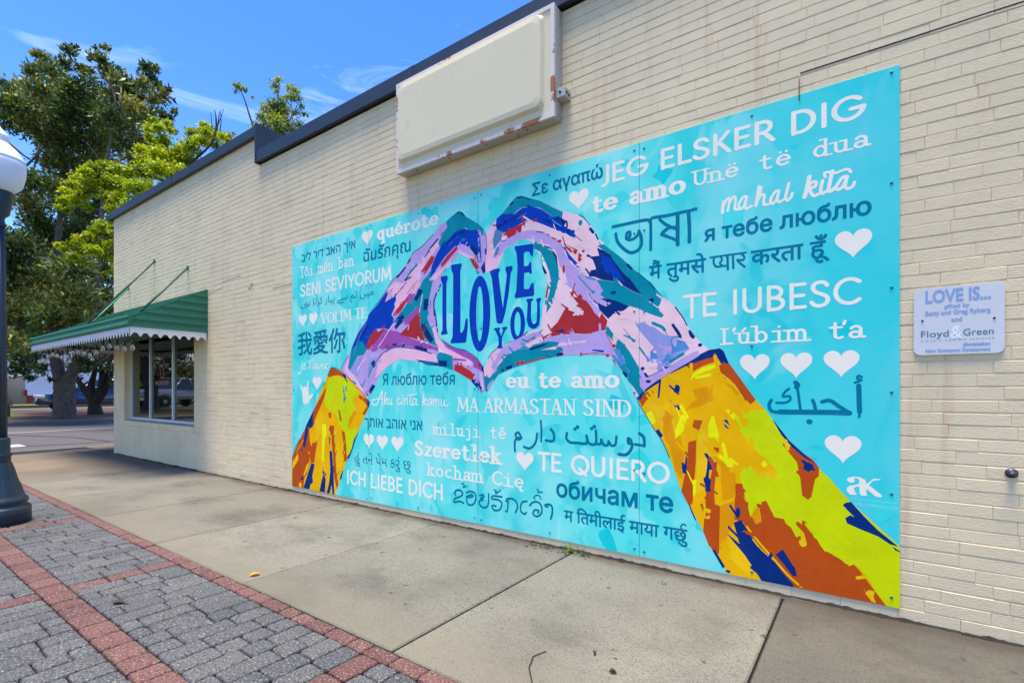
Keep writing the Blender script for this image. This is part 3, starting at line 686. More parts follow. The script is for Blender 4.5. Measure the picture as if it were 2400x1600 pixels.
tintnoise(M['bark'], rgb(60, 50, 44, .6), 9, .5, .72, (1, 1, .5), .8); tintnoise(M['bark'], rgb(176, 168, 160, .55), 5, .6, .75, (1, 1, .4), .6)
M['darkbark'] = mat('dark_bark', rgb(64, 54, 48, .7), .95, var=.3, vscale=8, bump=.8, bscale=20)
M['magnolia'] = leafmat('magnolia_leaf', rgb(22, 42, 18, .8), rgb(74, 104, 40, .95), rgb(176, 166, 84, .95), .5, .3)
M['lime'] = leafmat('lime_leaf', rgb(116, 146, 14, .85), rgb(172, 190, 14, .85), rgb(216, 218, 30, .9), .5, .45)
M['olive'] = leafmat('olive_leaf', rgb(70, 96, 26, 1), rgb(122, 146, 36, 1), rgb(188, 186, 50, 1), .5, .4)

# --- big dark magnolia across the side street
MD = 17.6
mag = thing('magnolia_tree', 'large dark green magnolia with thick forked grey trunk across the side street', 'tree', tuple(at(150, 984, MD)))
def limb(mb, pts, r0, dep, dz=0):
    P = [at(a, b, dep + (c[0][0] if c else 0)) for a, b, *c in pts]; n = len(P)
    # smooth
    Q, S = [], []
    for i in range(n - 1):
        p0, p1, p2, p3 = P[max(i - 1, 0)], P[i], P[i + 1], P[min(i + 2, n - 1)]
        for k in range(5):
            t = k / 5; Q.append(.5 * ((2 * p1) + (p2 - p0) * t + (2 * p0 - 5 * p1 + 4 * p2 - p3) * t * t + (3 * p1 - p0 - 3 * p2 + p3) * t ** 3))
            S.append(r0[i] * (1 - t) + r0[i + 1] * t)
    Q.append(P[-1]); S.append(r0[-1])
    rr_ = random.Random(len(Q)); S = [s * dep / F * (1 + rr_.uniform(-.05, .05)) for s in S]
    mb.tube(Q, S, 14)
tk = MB()
limb(tk, [(150, 992), (150, 978), (152, 950), (151, 925), (151, 900), (150, 885)], [31, 25, 20, 19.5, 21, 17], MD)
limb(tk, [(147, 902), (140, 882), (132, 850), (128, 820), (122, 780), (118, 700), (135, 560), (150, 420)], [16, 13, 11.5, 11, 10, 8, 6, 4], MD)
limb(tk, [(146, 905), (143, 880), (141, 850), (140, 820), (142, 780)], [12, 8, 6.5, 6, 5], MD + .2)
limb(tk, [(154, 902), (166, 880), (177, 856), (184, 835), (193, 815), (215, 760), (230, 620), (245, 420), (265, 300)], [16, 12, 11, 10.5, 9, 7, 6, 4, 2], MD)
limb(tk, [(172, 872), (188, 866), (208, 862), (228, 853), (252, 840), (290, 815)], [9, 7.5, 7, 6, 5, 3], MD + .3)
rt = random.Random(9)
for k in range(9):
    a = rt.uniform(60, 300); b = rt.uniform(250, 700); limb(tk, [(a, b), (a + rt.uniform(-25, 25), b - 60, (rt.uniform(-1, 1),)), (a + rt.uniform(-50, 50), b - 120, (rt.uniform(-1.5, 1.5),))], [3, 2.2, 1], MD)
limb(tk, [(55, 395), (95, 355), (110, 325)], [2.5, 1.8, 1], MD); limb(tk, [(282, 310), (262, 290), (240, 250)], [4, 3, 2], MD); limb(tk, [(20, 335), (50, 360), (85, 385)], [3, 2, 1], MD)
tk.build('trunk', M['bark'], mag)
CL = """163,122,18 150,148,20 175,112,10 100,132,18 82,128,10 78,163,20 118,165,26 140,187,28 65,172,12 188,158,14 215,132,14 222,112,7 247,114,11 236,140,20 252,165,20 266,185,20 290,190,20 302,208,20 342,156,16 362,160,14 352,182,20 332,195,22 312,215,24 370,200,10 386,216,11 396,208,8 360,232,22 310,250,32 272,230,34 335,270,28 382,264,9
220,210,34 180,210,34 140,220,40 95,210,38 50,212,30 15,208,22 5,195,10 10,240,30 50,250,42 100,258,44 160,260,46 210,262,46 260,275,40 300,298,30 25,285,38 75,300,34 135,320,40 185,330,44 232,330,40 285,335,34 330,330,22 345,300,18
118,378,30 150,390,44 85,425,38 130,445,44 200,400,44 250,400,40 70,480,40 95,530,46 60,580,48 120,585,50 60,650,50 115,660,52 170,625,52 222,560,46 235,640,50 180,700,52 250,700,46 70,720,48 125,740,50 185,765,44 235,760,40 60,790,44 100,810,38 55,840,36 95,862,22 45,868,22 215,815,30 255,815,26 180,540,40 160,480,38 240,480,36 20,440,30 10,560,40 5,680,50 10,800,44 30,620,50 20,740,50 80,640,50 200,850,22 120,890,8 70,885,12"""
def parse_cl(s, dep, spread, seed):
    g = random.Random(seed); out = []
    for q in s.split():
        a, b, r = map(float, q.split(',')); d = dep + g.uniform(-spread, spread) * min(1, r / 30)
        out.append((tuple(at(a, b, d)), r * d / F))
    return out
crown('crown', parse_cl(CL, MD, 2.2, 3), M['magnolia'], mag, .18, .40, 62, droop=-.5, seed=4, inner=.1)
cl2 = [((c[0] - 1.2, c[1] + .8, c[2]), r * 1.05) for c, r in parse_cl(CL, MD + 2.5, 1.5, 8) if c[2] > 3][::2]
crown('crown', cl2, M['magnolia'], mag, .24, .42, 60, seed=14, inner=.1)

# --- dark multi-stemmed tree behind it
DD = 20.5
dk = thing('crepe_myrtle', 'dark low multi stemmed tree behind the thick magnolia trunk', 'tree', tuple(at(224, 970, DD)))
q_ = MB()
limb(q_, [(224, 975), (222, 955), (218, 935), (212, 915)], [17, 13, 10, 8], DD)
for pts in ([(220, 940), (200, 915), (182, 890), (172, 870), (160, 840)], [(220, 935), (214, 905), (222, 870), (226, 830)], [(224, 940), (234, 915), (238, 880), (236, 840)], [(226, 942), (246, 915), (258, 885), (270, 850)], [(226, 940), (240, 900), (256, 850)]):
    limb(q_, pts, [9, 7, 5, 4, 3][:len(pts)], DD)
q_.build('trunk', M['darkbark'], dk)
crown('crown', parse_cl("175,852,22 200,838,24 228,832,24 255,835,24 278,840,26 300,840,26 262,862,16 240,868,12 205,868,10 190,885,8 250,890,8 268,892,12", DD, 1.2, 5), M['magnolia'], dk, .14, .5, 30, seed=6)

# --- lime green tree behind the building corner
LD = 14.2
lt = thing('lime_tree', 'bright yellow green leafy tree rising behind the left end of the parapet', 'tree', tuple(at(330, 990, LD)))
q_ = MB()
limb(q_, [(335, 1000), (335, 800), (340, 620), (370, 520), (395, 430), (388, 340), (360, 295)], [12, 11, 10, 8, 6, 3.5, 1], LD)
limb(q_, [(345, 620), (300, 560), (262, 552), (225, 548), (185, 545), (150, 575)], [7, 5, 3.2, 2.4, 1.6, .8], LD)
limb(q_, [(345, 610), (280, 570), (230, 566), (205, 572)], [5, 3, 2, 1], LD + .3)
limb(q_, [(370, 520), (300, 470), (230, 450), (185, 455), (150, 470)], [6, 4, 2.5, 1.6, .8], LD)
limb(q_, [(395, 430), (450, 380), (500, 330), (515, 262)], [5, 3, 1.8, .6], LD); limb(q_, [(500, 330), (508, 290), (502, 256)], [2, 1.2, .6], LD); limb(q_, [(508, 300), (518, 275), (524, 255)], [1, .8, .5], LD)
limb(q_, [(395, 430), (330, 400), (270, 395), (215, 395)], [5, 3, 2, 1], LD)
q_.build('trunk', M['darkbark'], lt)
LC = """362,282,12 352,302,15 348,318,10 372,300,14 392,288,11 398,305,10 384,328,18 356,330,12 330,350,14 345,372,24 372,362,24 402,365,26 425,352,20 447,342,22 470,330,18 452,312,16 485,310,14 478,292,12 500,318,12 520,318,10 534,330,8 440,375,28 400,395,28 430,405,24 372,395,26 342,408,24 318,398,18 300,405,18 274,395,16 246,388,14 222,392,16 200,402,15 188,418,18 205,425,18 168,432,14 152,446,13 146,468,12 140,486,9 156,492,10 178,470,18 196,455,18 225,440,22 258,430,24 290,430,24 320,440,26 352,445,26 250,462,16 280,465,20 205,490,12 310,480,24 285,498,20 262,488,14 300,520,20 262,520,17 240,532,18 275,540,20 222,540,14 205,552,14 186,560,14 166,572,13 148,582,11 134,574,8 190,585,17 215,585,18 172,600,12 186,612,10 240,572,18 262,575,18 232,598,12 250,600,10 264,610,10 258,640,9 268,625,10"""
crown('crown', parse_cl(LC, LD, 1.0, 6), M['lime'], lt, .085, .6, 60, droop=.3, seed=7, inner=.1)
# --- sparse slender trees behind the roof
def sparse(name, label, dep, base, limbs, cl, m, leaf, dens, seed):
    t = thing(name, label, 'tree', tuple(at(base[0], base[1], dep))); q_ = MB()
    for pts, rr_ in limbs: limb(q_, pts, rr_, dep)
    q_.build('trunk', M['darkbark'], t); crown('crown', [(c, r * 1.3) for c, r in parse_cl(cl, dep, .8, seed)], m, t, leaf, .45, dens, droop=.5, seed=seed, inner=.05); return t
sparse('olive_tree', 'thin tree with sparse olive green sprays behind the parapet step', 19, (640, 970), [([(640, 980), (640, 600), (642, 380), (650, 280), (652, 195)], [9, 8, 5, 3, .8]), ([(642, 400), (610, 330), (588, 280), (574, 236), (560, 205)], [4, 3, 2, 1.3, .7]), ([(645, 330), (680, 280), (700, 240)], [2, 1.4, .7])],
    "556,200,9 566,205,7 576,212,5 552,214,5 590,228,3 652,186,9 644,200,9 648,215,7 678,205,9 690,212,12 684,228,13 700,230,9 706,250,7 694,265,8 712,268,5 660,240,15 640,246,14 622,255,12 650,265,18 668,262,15 632,272,15 612,275,11 648,288,18 672,288,15 625,296,16 602,300,11 700,290,10 690,305,14 660,310,16 636,318,14 612,330,12 722,272,4", M['olive'], .11, 34, 21)
sparse('green_tree', 'mid green thin tree with bare top twigs rising behind the roof edge', 17, (520, 970), [([(520, 980), (515, 600), (512, 400), (508, 330), (505, 262)], [8, 7, 4, 2, .6]), ([(510, 340), (498, 300), (494, 262)], [1.5, 1, .5]), ([(510, 330), (518, 290), (516, 258)], [1.5, 1, .5])],
    "470,306,8 480,298,9 488,312,11 500,305,8 512,318,11 525,322,12 538,322,9 545,335,7 530,340,12 505,340,12 485,335,12 548,312,4", M['olive'], .085, 40, 23)
# trees mirrored in the shop window (they stand left of the view)
def copytree(src, loc, rz, label):
    r = src.copy(); COL.objects.link(r); r.location = loc; r.rotation_euler = (0, 0, rz); r['label'] = label
    for ch_ in list(src.children): c = ch_.copy(); COL.objects.link(c); c.parent = r; c.matrix_parent_inverse = ch_.matrix_parent_inverse.copy()
    return r
copytree(mag, (-25.5, -11.0, 0), R(120), 'magnolia on the median mirrored in the right half of the shop window')
copytree(mag, (-30, -7.0, 0), R(220), 'magnolia on the median mirrored in the left half of the shop window')
# hedges and round shrub by the house
def bush(name, label, x, y, rx, ry, h, m, leaf, seed, dens=6.0):
    g = random.Random(seed); cl = []
    for k in range(int(10 * max(rx, ry) / .8)):
        cl.append(((x + g.uniform(-rx, rx), y + g.uniform(-ry, ry), g.uniform(.15, .75) * h), .38 * h))
    t = thing(name, label, 'shrub', (x, y, 0)); crown('leaves', cl, m, t, leaf, .6, dens, seed=seed); st = MB()
    for k in range(4): st.tube([(x + g.uniform(-rx, rx) * .5, y + g.uniform(-ry, ry) * .5, 0), (x + g.uniform(-rx, rx) * .6, y + g.uniform(-ry, ry) * .6, h * .6)], .03, 5)
    st.build('stem', M['darkbark'], t); return t
bush('hedge', 'low green hedge in front of the white house', -46.0, .6, .6, 2.6, .95, M['olive'], .16, 31)
bush('round_shrub', 'clipped round green shrub right of the dark multi stemmed tree', -43.5, 11.2, .9, .9, 1.5, M['olive'], .15, 32)
bush('sky_block_hedge', 'tall dark hedge added beyond the far road to block bright sky in the shop window reflection', -46.5, -16.5, .8, 8.5, 4.2, M['magnolia'], .2, 33, 8)  # added out of view to darken the horizon reflected in the window panes
# weed in the joint by the wall, fallen leaves
wd_ = thing('weed', 'small green weed in the joint below the turquoise mural', 'weed', (*on_ground(1347, 1298)[:2], 0))
crown('leaves', [((on_ground(1345, 1296).x + dx, -.05, .02), .035) for dx in (-.05, 0, .05)], leafmat('weed_leaf', rgb(70, 110, 30), rgb(96, 140, 40), rgb(130, 160, 60)), wd_, .03, .35, 9, droop=-.4, seed=41)
dl = mat('dry_leaf', rgb(206, 140, 40), .7); dk_ = mat('dark_leaf', rgb(60, 44, 30), .8)
def fallen(px, py, s, m, label, rz):
    p = on_ground(px, py); o_ = MB(); V = [(-s, 0, .004), (-s * .3, -s * .45, .012), (s * .5, -s * .35, .014), (s, 0, .004), (s * .5, s * .35, .012), (-s * .3, s * .45, .016), (0, 0, .003)]
    V = [(p.x + a * math.cos(rz) - b * math.sin(rz), p.y + a * math.sin(rz) + b * math.cos(rz), c) for a, b, c in V]
    o_.add(V, [(6, 0, 1), (6, 1, 2), (6, 2, 3), (6, 3, 4), (6, 4, 5), (6, 5, 0)]); tag(o_.build('fallen_leaf', m), label, 'leaf', 'fallen leaves')
fallen(597, 1348, .03, dl, 'orange fallen leaf on the concrete beside the red brick border', 1.1)
fallen(278, 1414, .035, dk_, 'dark curled fallen leaf on the grey pavers', .6)
fallen(1436, 1577, .016, dk_, 'tiny dark leaf on the concrete slab near the hairline crack', .2)
fallen(1394, 1532, .014, dk_, 'tiny dark leaf scrap on the concrete slab', 1.9)
cr = MB(); P = [on_ground(a, b) for a, b in ((1247, 1600), (1240, 1565), (1250, 1538), (1280, 1526))]
for a, b in zip(P, P[1:]):
    d = (b - a).normalized(); n_ = Vector((-d.y, d.x, 0)) * .0025
    cr.add([a + n_ + Vector((0, 0, .003)), b + n_ + Vector((0, 0, .003)), b - n_ + Vector((0, 0, .003)), a - n_ + Vector((0, 0, .003))], [(0, 1, 2, 3)])
structure(cr, 'slab_crack', M['groove'])
lf = MB(); g = random.Random(3)
for k in range(34):
    x, y, s_ = -1.68 + g.gauss(0, .14), -.045 - abs(g.gauss(0, .035)), g.uniform(.006, .016); a = g.random() * 6.28; c_, d_ = math.cos(a) * s_, math.sin(a) * s_
    lf.add([(x - c_, y - d_, .003), (x + d_ * .5, y - c_ * .5, .005 + g.random() * .006), (x + c_, y + d_, .004), (x - d_ * .5, y + c_ * .5, .003)], [(0, 1, 2, 3)])
tag(lf.build('leaf_litter', dk_, fixn=False), kind='stuff')
# ragged dirt and flaking paint line where the wall meets the walk
dg = MB(); g = random.Random(77); x = -9.9; prev = None; wv = [g.random() * 6.28 for _ in range(6)]
while x < 6:
    n_ = sum(math.sin(x * f + ph) for f, ph in zip((2.1, 5.3, 11.7, 23.0, 47.0, 90.0), wv)) / 3
    wd2 = max(0, .006 + .007 * n_ + g.uniform(-.003, .003)); hz = max(.0005, .004 + .005 * n_ + g.uniform(-.002, .003))
    cur = [(x, -.019 - wd2, .0015), (x, -.0175, .003), (x, -.0062, .003 + hz)]
    if prev: dg.add(prev + cur, [(0, 3, 4, 1), (1, 4, 5, 2)])
    prev = cur; x += .014
tag(dg.build('dirt', M['groove'], fixn=False), kind='stuff')

# ------------------------------------------------------------------ mural
MY = .0085                                   # painted face stands this far off the wall
ZO = {'A': (660, 480, 5.6), 'B': (660, 740, 5.6), 'C': (660, 960, 5.6), 'D': (960, 420, 4.9), 'E': (960, 640, 4.9), 'F': (1020, 880, 4.3556), 'G': (1230, 200, 4.6118),
      'H': (1620, 140, 4.6118), 'I': (1380, 440, 4.9), 'J': (1680, 440, 4.9), 'K': (1680, 680, 4.9), 'L': (1320, 700, 4.9), 'M': (1440, 960, 4.9), 'N': (1680, 960, 4.9),
      'O': (1620, 1120, 4.6118), 'P': (2100, 640, 7.84), 'W': (280, 760, 9.8)}
CUR = [MY]
def pp(s):
    z = None; out = []
    for t in s.split():
        if t in ZO: z = ZO[t]; continue
        a, b = map(float, t.split(',')); out.append(on_wall(z[0] + a / z[2], z[1] + b / z[2], CUR[0]))
    return out
def scale_at(s):
    t = s.split(); z = ZO[t[0]]; a, b = map(float, t[1].split(',')); px, py = z[0] + a / z[2], z[1] + b / z[2]
    d = _ray(px, py); dep = (CAM_D - CUR[0]) / d[1]; return dep / F / z[2]
def fill(loops):
    """non-zero winding fill of closed 2D loops -> verts, tris"""
    vs, es = [], []
    for lp in loops:
        n0 = len(vs); vs += [Vector(p) for p in lp]; k = len(lp); es += [(n0 + i, n0 + (i + 1) % k) for i in range(k)]
    r = delaunay_2d_cdt(vs, es, [], 0, 1e-6)
    V = np.array([p[:] for p in r[0]]); T = np.array([t for t in r[2] if len(t) == 3])
    if len(T) == 0: return [], []
    c = V[T].mean(1); A = np.array([vs[a][:] for a, b in es]); B = np.array([vs[b][:] for a, b in es])
    y = c[:, 1][:, None]; up = (A[:, 1] <= y) & (B[:, 1] > y); dn = (A[:, 1] > y) & (B[:, 1] <= y)
    den = B[:, 1] - A[:, 1]; den = np.where(np.abs(den) < 1e-12, 1e-12, den)
    xx = A[:, 0] + (y - A[:, 1]) / den * (B[:, 0] - A[:, 0]); w_ = (up & (xx > c[:, 0][:, None])).sum(1) - (dn & (xx > c[:, 0][:, None])).sum(1)
    T = T[w_ != 0]; u = np.unique(T); mp_ = {a: i for i, a in enumerate(u)}
    return [tuple(V[a]) for a in u], [tuple(mp_[a] for a in t) for t in T]
def union(polys):
    vs, fs = [], []
    for p in polys:
        n0 = len(vs); vs += [Vector(q) for q in p]; fs.append(list(range(n0, n0 + len(p))))
    r = delaunay_2d_cdt(vs, [], fs, 1, 1e-6); return [tuple(p) for p in r[0]], [tuple(t) for t, o_ in zip(r[2], r[5]) if len(o_)]
def catmull(P, n=4):
    out = []; P = [Vector(p) for p in P]; k = len(P)
    for i in range(k - 1):
        p0, p1, p2, p3 = P[max(i - 1, 0)], P[i], P[i + 1], P[min(i + 2, k - 1)]
        for j in range(n):
            t = j / n; out.append(.5 * ((2 * p1) + (p2 - p0) * t + (2 * p0 - 5 * p1 + 4 * p2 - p3) * t * t + (3 * p1 - p0 - 3 * p2 + p3) * t ** 3))
    out.append(P[-1]); return out
def hull(pts):
    pts = sorted(set((round(p[0], 7), round(p[1], 7)) for p in pts))
    def half(ps):
        h = []
        for p in ps:
            while len(h) > 1 and (h[-1][0] - h[-2][0]) * (p[1] - h[-2][1]) - (h[-1][1] - h[-2][1]) * (p[0] - h[-2][0]) <= 0: h.pop()
            h.append(p)
        return h
    a, b = half(pts), half(pts[::-1]); return a[:-1] + b[:-1]
def pen(path, wx, wy, n=10):
    pg = [(wx / 2 * math.cos(2 * math.pi * (k + .5) / n), wy / 2 * math.sin(2 * math.pi * (k + .5) / n)) for k in range(n)]
    if len(path) == 1: return [[(path[0][0] + a, path[0][1] + b) for a, b in pg]]
    return [hull([(p[0] + a, p[1] + b) for p in (path[i], path[i + 1]) for a, b in pg]) for i in range(len(path) - 1)]

# --- a small stroke alphabet (x-height 1) for the painted Latin lettering
def arc(cx, cy, rx, ry, a0, a1, n=None):
    n = n or max(4, int(abs(a1 - a0) / 20)); return [(cx + rx * math.cos(R(a0 + (a1 - a0) * k / n)), cy + ry * math.sin(R(a0 + (a1 - a0) * k / n))) for k in range(n + 1)]
def ell(cx, cy, rx, ry): return arc(cx, cy, rx, ry, 0, 360, 18)
# glyph: advance, thick strokes, thin strokes, serif marks (x, y, left, right), rounded ends handled by the pen
GL = {}
def gl_(c, adv, thick, thin=(), ser=()): GL[c] = (adv, list(thick), list(thin), list(ser))
H = 1.45
gl_('o', 1.0, [ell(.5, .5, .40, .45)]); gl_('e', 1.0, [arc(.5, .5, .39, .45, 2, 318)], [[(.14, .52), (.87, .52)]])
gl_('c', .95, [arc(.52, .5, .40, .45, 50, 318)]); gl_('a', 1.02, [arc(.45, .66, .29, .30, 155, 0) + [(.74, .3), (.76, .12), (.84, .04), (.95, .06)], ell(.42, .27, .29, .24)])
gl_('n', 1.05, [[(.2, 0), (.2, .93)], arc(.5, .58, .32, .37, 170, 0) + [(.82, 0)]], (), [(.2, 0, .2, .18), (.82, 0, .18, .2), (.2, .93, .2, 0)])
gl_('m', 1.5, [[(.18, 0), (.18, .93)], arc(.44, .62, .27, .33, 170, 0) + [(.71, 0)], arc(.97, .62, .27, .33, 170, 0) + [(1.24, 0)]], (), [(.18, 0, .18, .14), (.71, 0, .13, .13), (1.24, 0, .14, .2), (.18, .93, .18, 0)])
gl_('u', 1.05, [[(.2, .94), (.2, .36)] + arc(.5, .36, .3, .34, 180, 360)[1:] + [(.8, .94)], [(.8, .94), (.8, .02)]], (), [(.2, .94, .2, 0), (.8, .94, .2, 0), (.8, .02, 0, .22)])
gl_('i', .8, [[(.42, 0), (.42, .93)], [(.42, 1.33)]], (), [(.42, 0, .32, .32), (.42, .93, .28, 0)]); gl_('l', .8, [[(.42, 0), (.42, 1.5)]], (), [(.42, 0, .32, .32), (.42, 1.5, .28, 0)])
gl_('j', .75, [[(.55, .93), (.55, -.2)] + arc(.3, -.2, .25, .25, 0, -120)[1:], [(.55, 1.33)]], (), [(.55, .93, .28, 0)])
gl_('t', .85, [[(.36, 1.3), (.36, .28)] + arc(.60, .28, .24, .25, 180, 320)[1:]], [[(.08, .94), (.74, .94)]])
gl_('b', 1.05, [[(.2, 1.5), (.2, 0)], ell(.54, .5, .34, .45)], (), [(.2, 1.5, .2, 0), (.2, 0, .16, 0)]); gl_('d', 1.05, [[(.8, 1.5), (.8, 0)], ell(.47, .5, .34, .45)], (), [(.8, 1.5, .2, 0), (.8, 0, 0, .2)])
gl_('h', 1.05, [[(.2, 0), (.2, 1.5)], arc(.5, .58, .32, .37, 170, 0) + [(.82, 0)]], (), [(.2, 0, .2, .18), (.82, 0, .18, .2), (.2, 1.5, .2, 0)])
gl_('k', 1.05, [[(.2, 0), (.2, 1.5)], [(.42, .52), (.84, 0)]], [[(.2, .4), (.76, .93)]], [(.2, 0, .2, .16), (.84, 0, .18, .16), (.2, 1.5, .2, 0), (.76, .93, .18, .14)])
gl_('q', 1.05, [[(.8, .95), (.8, -.48)], ell(.46, .5, .35, .45)], (), [(.8, -.48, .2, .18)]); gl_('r', .85, [[(.25, 0), (.25, .93)], arc(.56, .60, .3, .34, 165, 62)], [], [(.25, 0, .22, .24), (.25, .93, .22, 0)])
GL['r'][1].append([(.72, .84)])
gl_('z', .95, [[(.8, .92), (.17, .06)]], [[(.15, .92), (.8, .92)], [(.17, .06), (.84, .06)]], [])
gl_('E', .95, [[(.18, 0), (.18, H)]], [[(.18, .04), (.80, .04)], [(.18, .74), (.72, .74)], [(.18, H - .04), (.78, H - .04)]], [(.18, 0, .14, 0), (.18, H, .14, 0)])
S_ = catmull([(.80, 1.20), (.68, 1.37), (.48, 1.42), (.25, 1.34), (.16, 1.1), (.28, .86), (.52, .72), (.76, .56), (.84, .33), (.72, .1), (.46, .02), (.24, .08), (.10, .26)], 3)
gl_('S', 1.0, [S_]); gl_('I', .5, [[(.25, 0), (.25, H)]], (), [(.25, 0, .2, .2), (.25, H, .2, .2)])
gl_('N', 1.2, [[(.18, H), (1.0, 0)]], [[(.18, 0), (.18, H)], [(1.0, 0), (1.0, H)]], [(.18, 0, .17, .17), (1.0, H, .17, .17), (.18, H, .15, 0)])
gl_('V', 1.1, [[(.08, H), (.55, 0)]], [[(.55, 0), (1.02, H)]], [(.08, H, .15, .17), (1.02, H, .15, .15)])
gl_('Y', 1.05, [[(.06, H), (.52, .64), (.52, 0)]], [[(.98, H), (.52, .64)]], [(.52, 0, .18, .18)])
gl_('O', 1.42, [ell(.71, .725, .60, .70)]); gl_('Q', 1.42, [ell(.71, .725, .60, .70), [(.68, .42), (1.16, -.05)]])
gl_('R', 1.05, [[(.18, 0), (.18, H)], [(.52, .66), (.95, 0)]], [[(.18, H - .03), (.48, H - .03)] + arc(.48, 1.04, .36, .38, 90, -90)[1:] + [(.18, .66)]], [(.18, 0, .16, .16), (.95, 0, .1, .15), (.18, H, .16, 0)])
GL['R'][1].append(arc(.48, 1.04, .36, .38, 70, -70))
gl_('U', 1.2, [[(.18, H), (.18, .45)] + arc(.58, .45, .40, .43, 180, 360)[1:] + [(.98, H)]], (), [(.18, H, .16, .16), (.98, H, .16, .16)])
gl_('M', 1.45, [[(.24, H), (.72, .25)], [(1.22, H), (1.32, 0)]], [[(.12, 0), (.24, H)], [(.72, .25), (1.22, H)]], [(.12, 0, .16, .16), (1.32, 0, .16, .16), (.24, H, .14, 0), (1.22, H, 0, .14)])
gl_('J', .62, [[(.42, H), (.42, .18)] + arc(.12, .18, .30, .33, 0, -95)[1:]])
gl_('G', 1.42, [arc(.71, .725, .60, .70, 42, 352) ], [[(1.30, .66), (.82, .66)]]); gl_('L', .85, [[(.18, 0), (.18, H)]], [[(.18, .04), (.78, .04)]], [(.18, 0, .14, 0), (.18, H, .15, .15)])
gl_('K', 1.05, [[(.18, 0), (.18, H)], [(.40, .80), (.92, 0)]], [[(.18, .58), (.86, H)]]); gl_('D', 1.2, [[(.18, 0), (.18, H)], arc(.46, .725, .60, .70, 82, -82)], [[(.18, H - .03), (.5, H - .03)], [(.18, .03), (.5, .03)]], [(.18, 0, .14, 0), (.18, H, .14, 0)])
gl_('C', 1.25, [arc(.71, .725, .60, .70, 46, 314)]); gl_('H', 1.2, [[(.18, 0), (.18, H)], [(1.0, 0), (1.0, H)]], [[(.18, .74), (1.0, .74)]])
gl_('B', 1.05, [[(.18, 0), (.18, H)], arc(.48, .37, .40, .34, 70, -70), arc(.46, 1.08, .33, .33, 70, -70)], [[(.18, H - .03), (.46, H - .03)] + arc(.46, 1.08, .33, .33, 90, -90)[1:] + [(.18, .74)], [(.48, .74)] + arc(.48, .38, .40, .35, 90, -90)[1:] + [(.18, .03)]])
gl_('T', 1.0, [[(.5, 0), (.5, H)]], [[(.06, H - .03), (.94, H - .03)]], [(.5, 0, .18, .18), (.06, H - .08, .01, .01), (.94, H - .08, .01, .01)])
gl_('A', 1.15, [[(.55, H), (1.02, 0)]], [[(.12, 0), (.55, H)], [(.28, .48), (.82, .48)]], [(.12, 0, .15, .15), (1.02, 0, .16, .15)])
ACC = {'´': [[(.42, 1.12), (.62, 1.38)]], '^': [[(.25, 1.12), (.5, 1.36), (.75, 1.12)]], 'ˇ': [[(.25, 1.36), (.5, 1.14), (.75, 1.36)]], '¨': [[(.30, 1.27)], [(.70, 1.27)]], '.': [[(.5, -.28)]], '˛': [[(.66, .02), (.60, -.18), (.72, -.32), (.86, -.26)]], "'": [[(.95, 1.45), (.88, 1.18)]], '"': [[(.62, 1.42), (.85, 1.68)]]}
COMP = {'ô': 'o^', 'ế': 'e^"', 'ạ': 'a.', 'ě': 'eˇ', 'ę': 'e˛', 'ë': 'e¨', 'é': 'e´', 'ú': 'u´', 'ť': "t'", 'Ľ': "L'"}
def latin(text, wt, wn_, wy, ser=None, serh=.1, track=0.0, space=.6, mono=None):
    """wt/wn_: width of thick and thin strokes, wy: pen height, ser: serif length factor"""
    x = 0; polys = []
    for chx in text:
        if chx == ' ': x += space; continue
        b = COMP.get(chx, chx); adv, tk_, tn_, sr = GL[b[0]]; x0 = x + ((mono - adv) / 2 if mono else 0)
        def put(st, a, h): polys.extend(pen([(x0 + p[0], p[1]) for p in st], a, h))
        for st in tk_: put(st, wt, wy if len(st) > 1 else wt * .95)
        for st in tn_: put(st, wn_, min(wn_, wy) if ser is not None else wy)
        if ser is not None:
            for (sx, sy, l_, r_) in sr:
                a, c = x0 + sx - l_ * ser - (wt / 2 if l_ else 0), x0 + sx + r_ * ser + (wt / 2 if r_ else 0)
                if not l_: a = x0 + sx
                if not r_: c = x0 + sx
                polys.extend(pen([(a, sy), (c, sy)], serh, serh))
        for q in b[1:]:
            for st in ACC[q]: put(st, max(wn_, wt * .7), max(wn_, wt * .7) if len(st) == 1 else wy)
        x += (mono or adv) + track
    return union(polys)
def font_loops(text):
    cu = bpy.data.curves.new('glyphs', 'FONT'); cu.body = text; cu.fill_mode = 'NONE'; cu.resolution_u = 3
    o_ = bpy.data.objects.new('glyphs', cu); COL.objects.link(o_); bpy.context.view_layer.update()
    me = o_.to_mesh(); n = len(me.vertices); co = [v.co.xy[:] for v in me.vertices]; nx = {}
    for e in me.edges: a, b = e.vertices; nx.setdefault(a, []).append(b); nx.setdefault(b, []).append(a)
    seen = set(); loops = []
    for s in range(n):
        if s in seen: continue
        lp = [s]; seen.add(s); cur = s
        # walk in index order so that the direction of the outline is kept
        nbs = nx.get(s, []); nxt = min(nbs) if nbs else None
        while nxt is not None and nxt not in seen:
            lp.append(nxt); seen.add(nxt); c2 = [q for q in nx[nxt] if q not in seen]; cur = nxt; nxt = c2[0] if c2 else None
        if len(lp) > 2: loops.append([co[i] for i in lp])
    o_.to_mesh_clear(); bpy.data.objects.remove(o_); bpy.data.curves.remove(cu); return loops
def bold(loops_tris, amount): return loops_tris
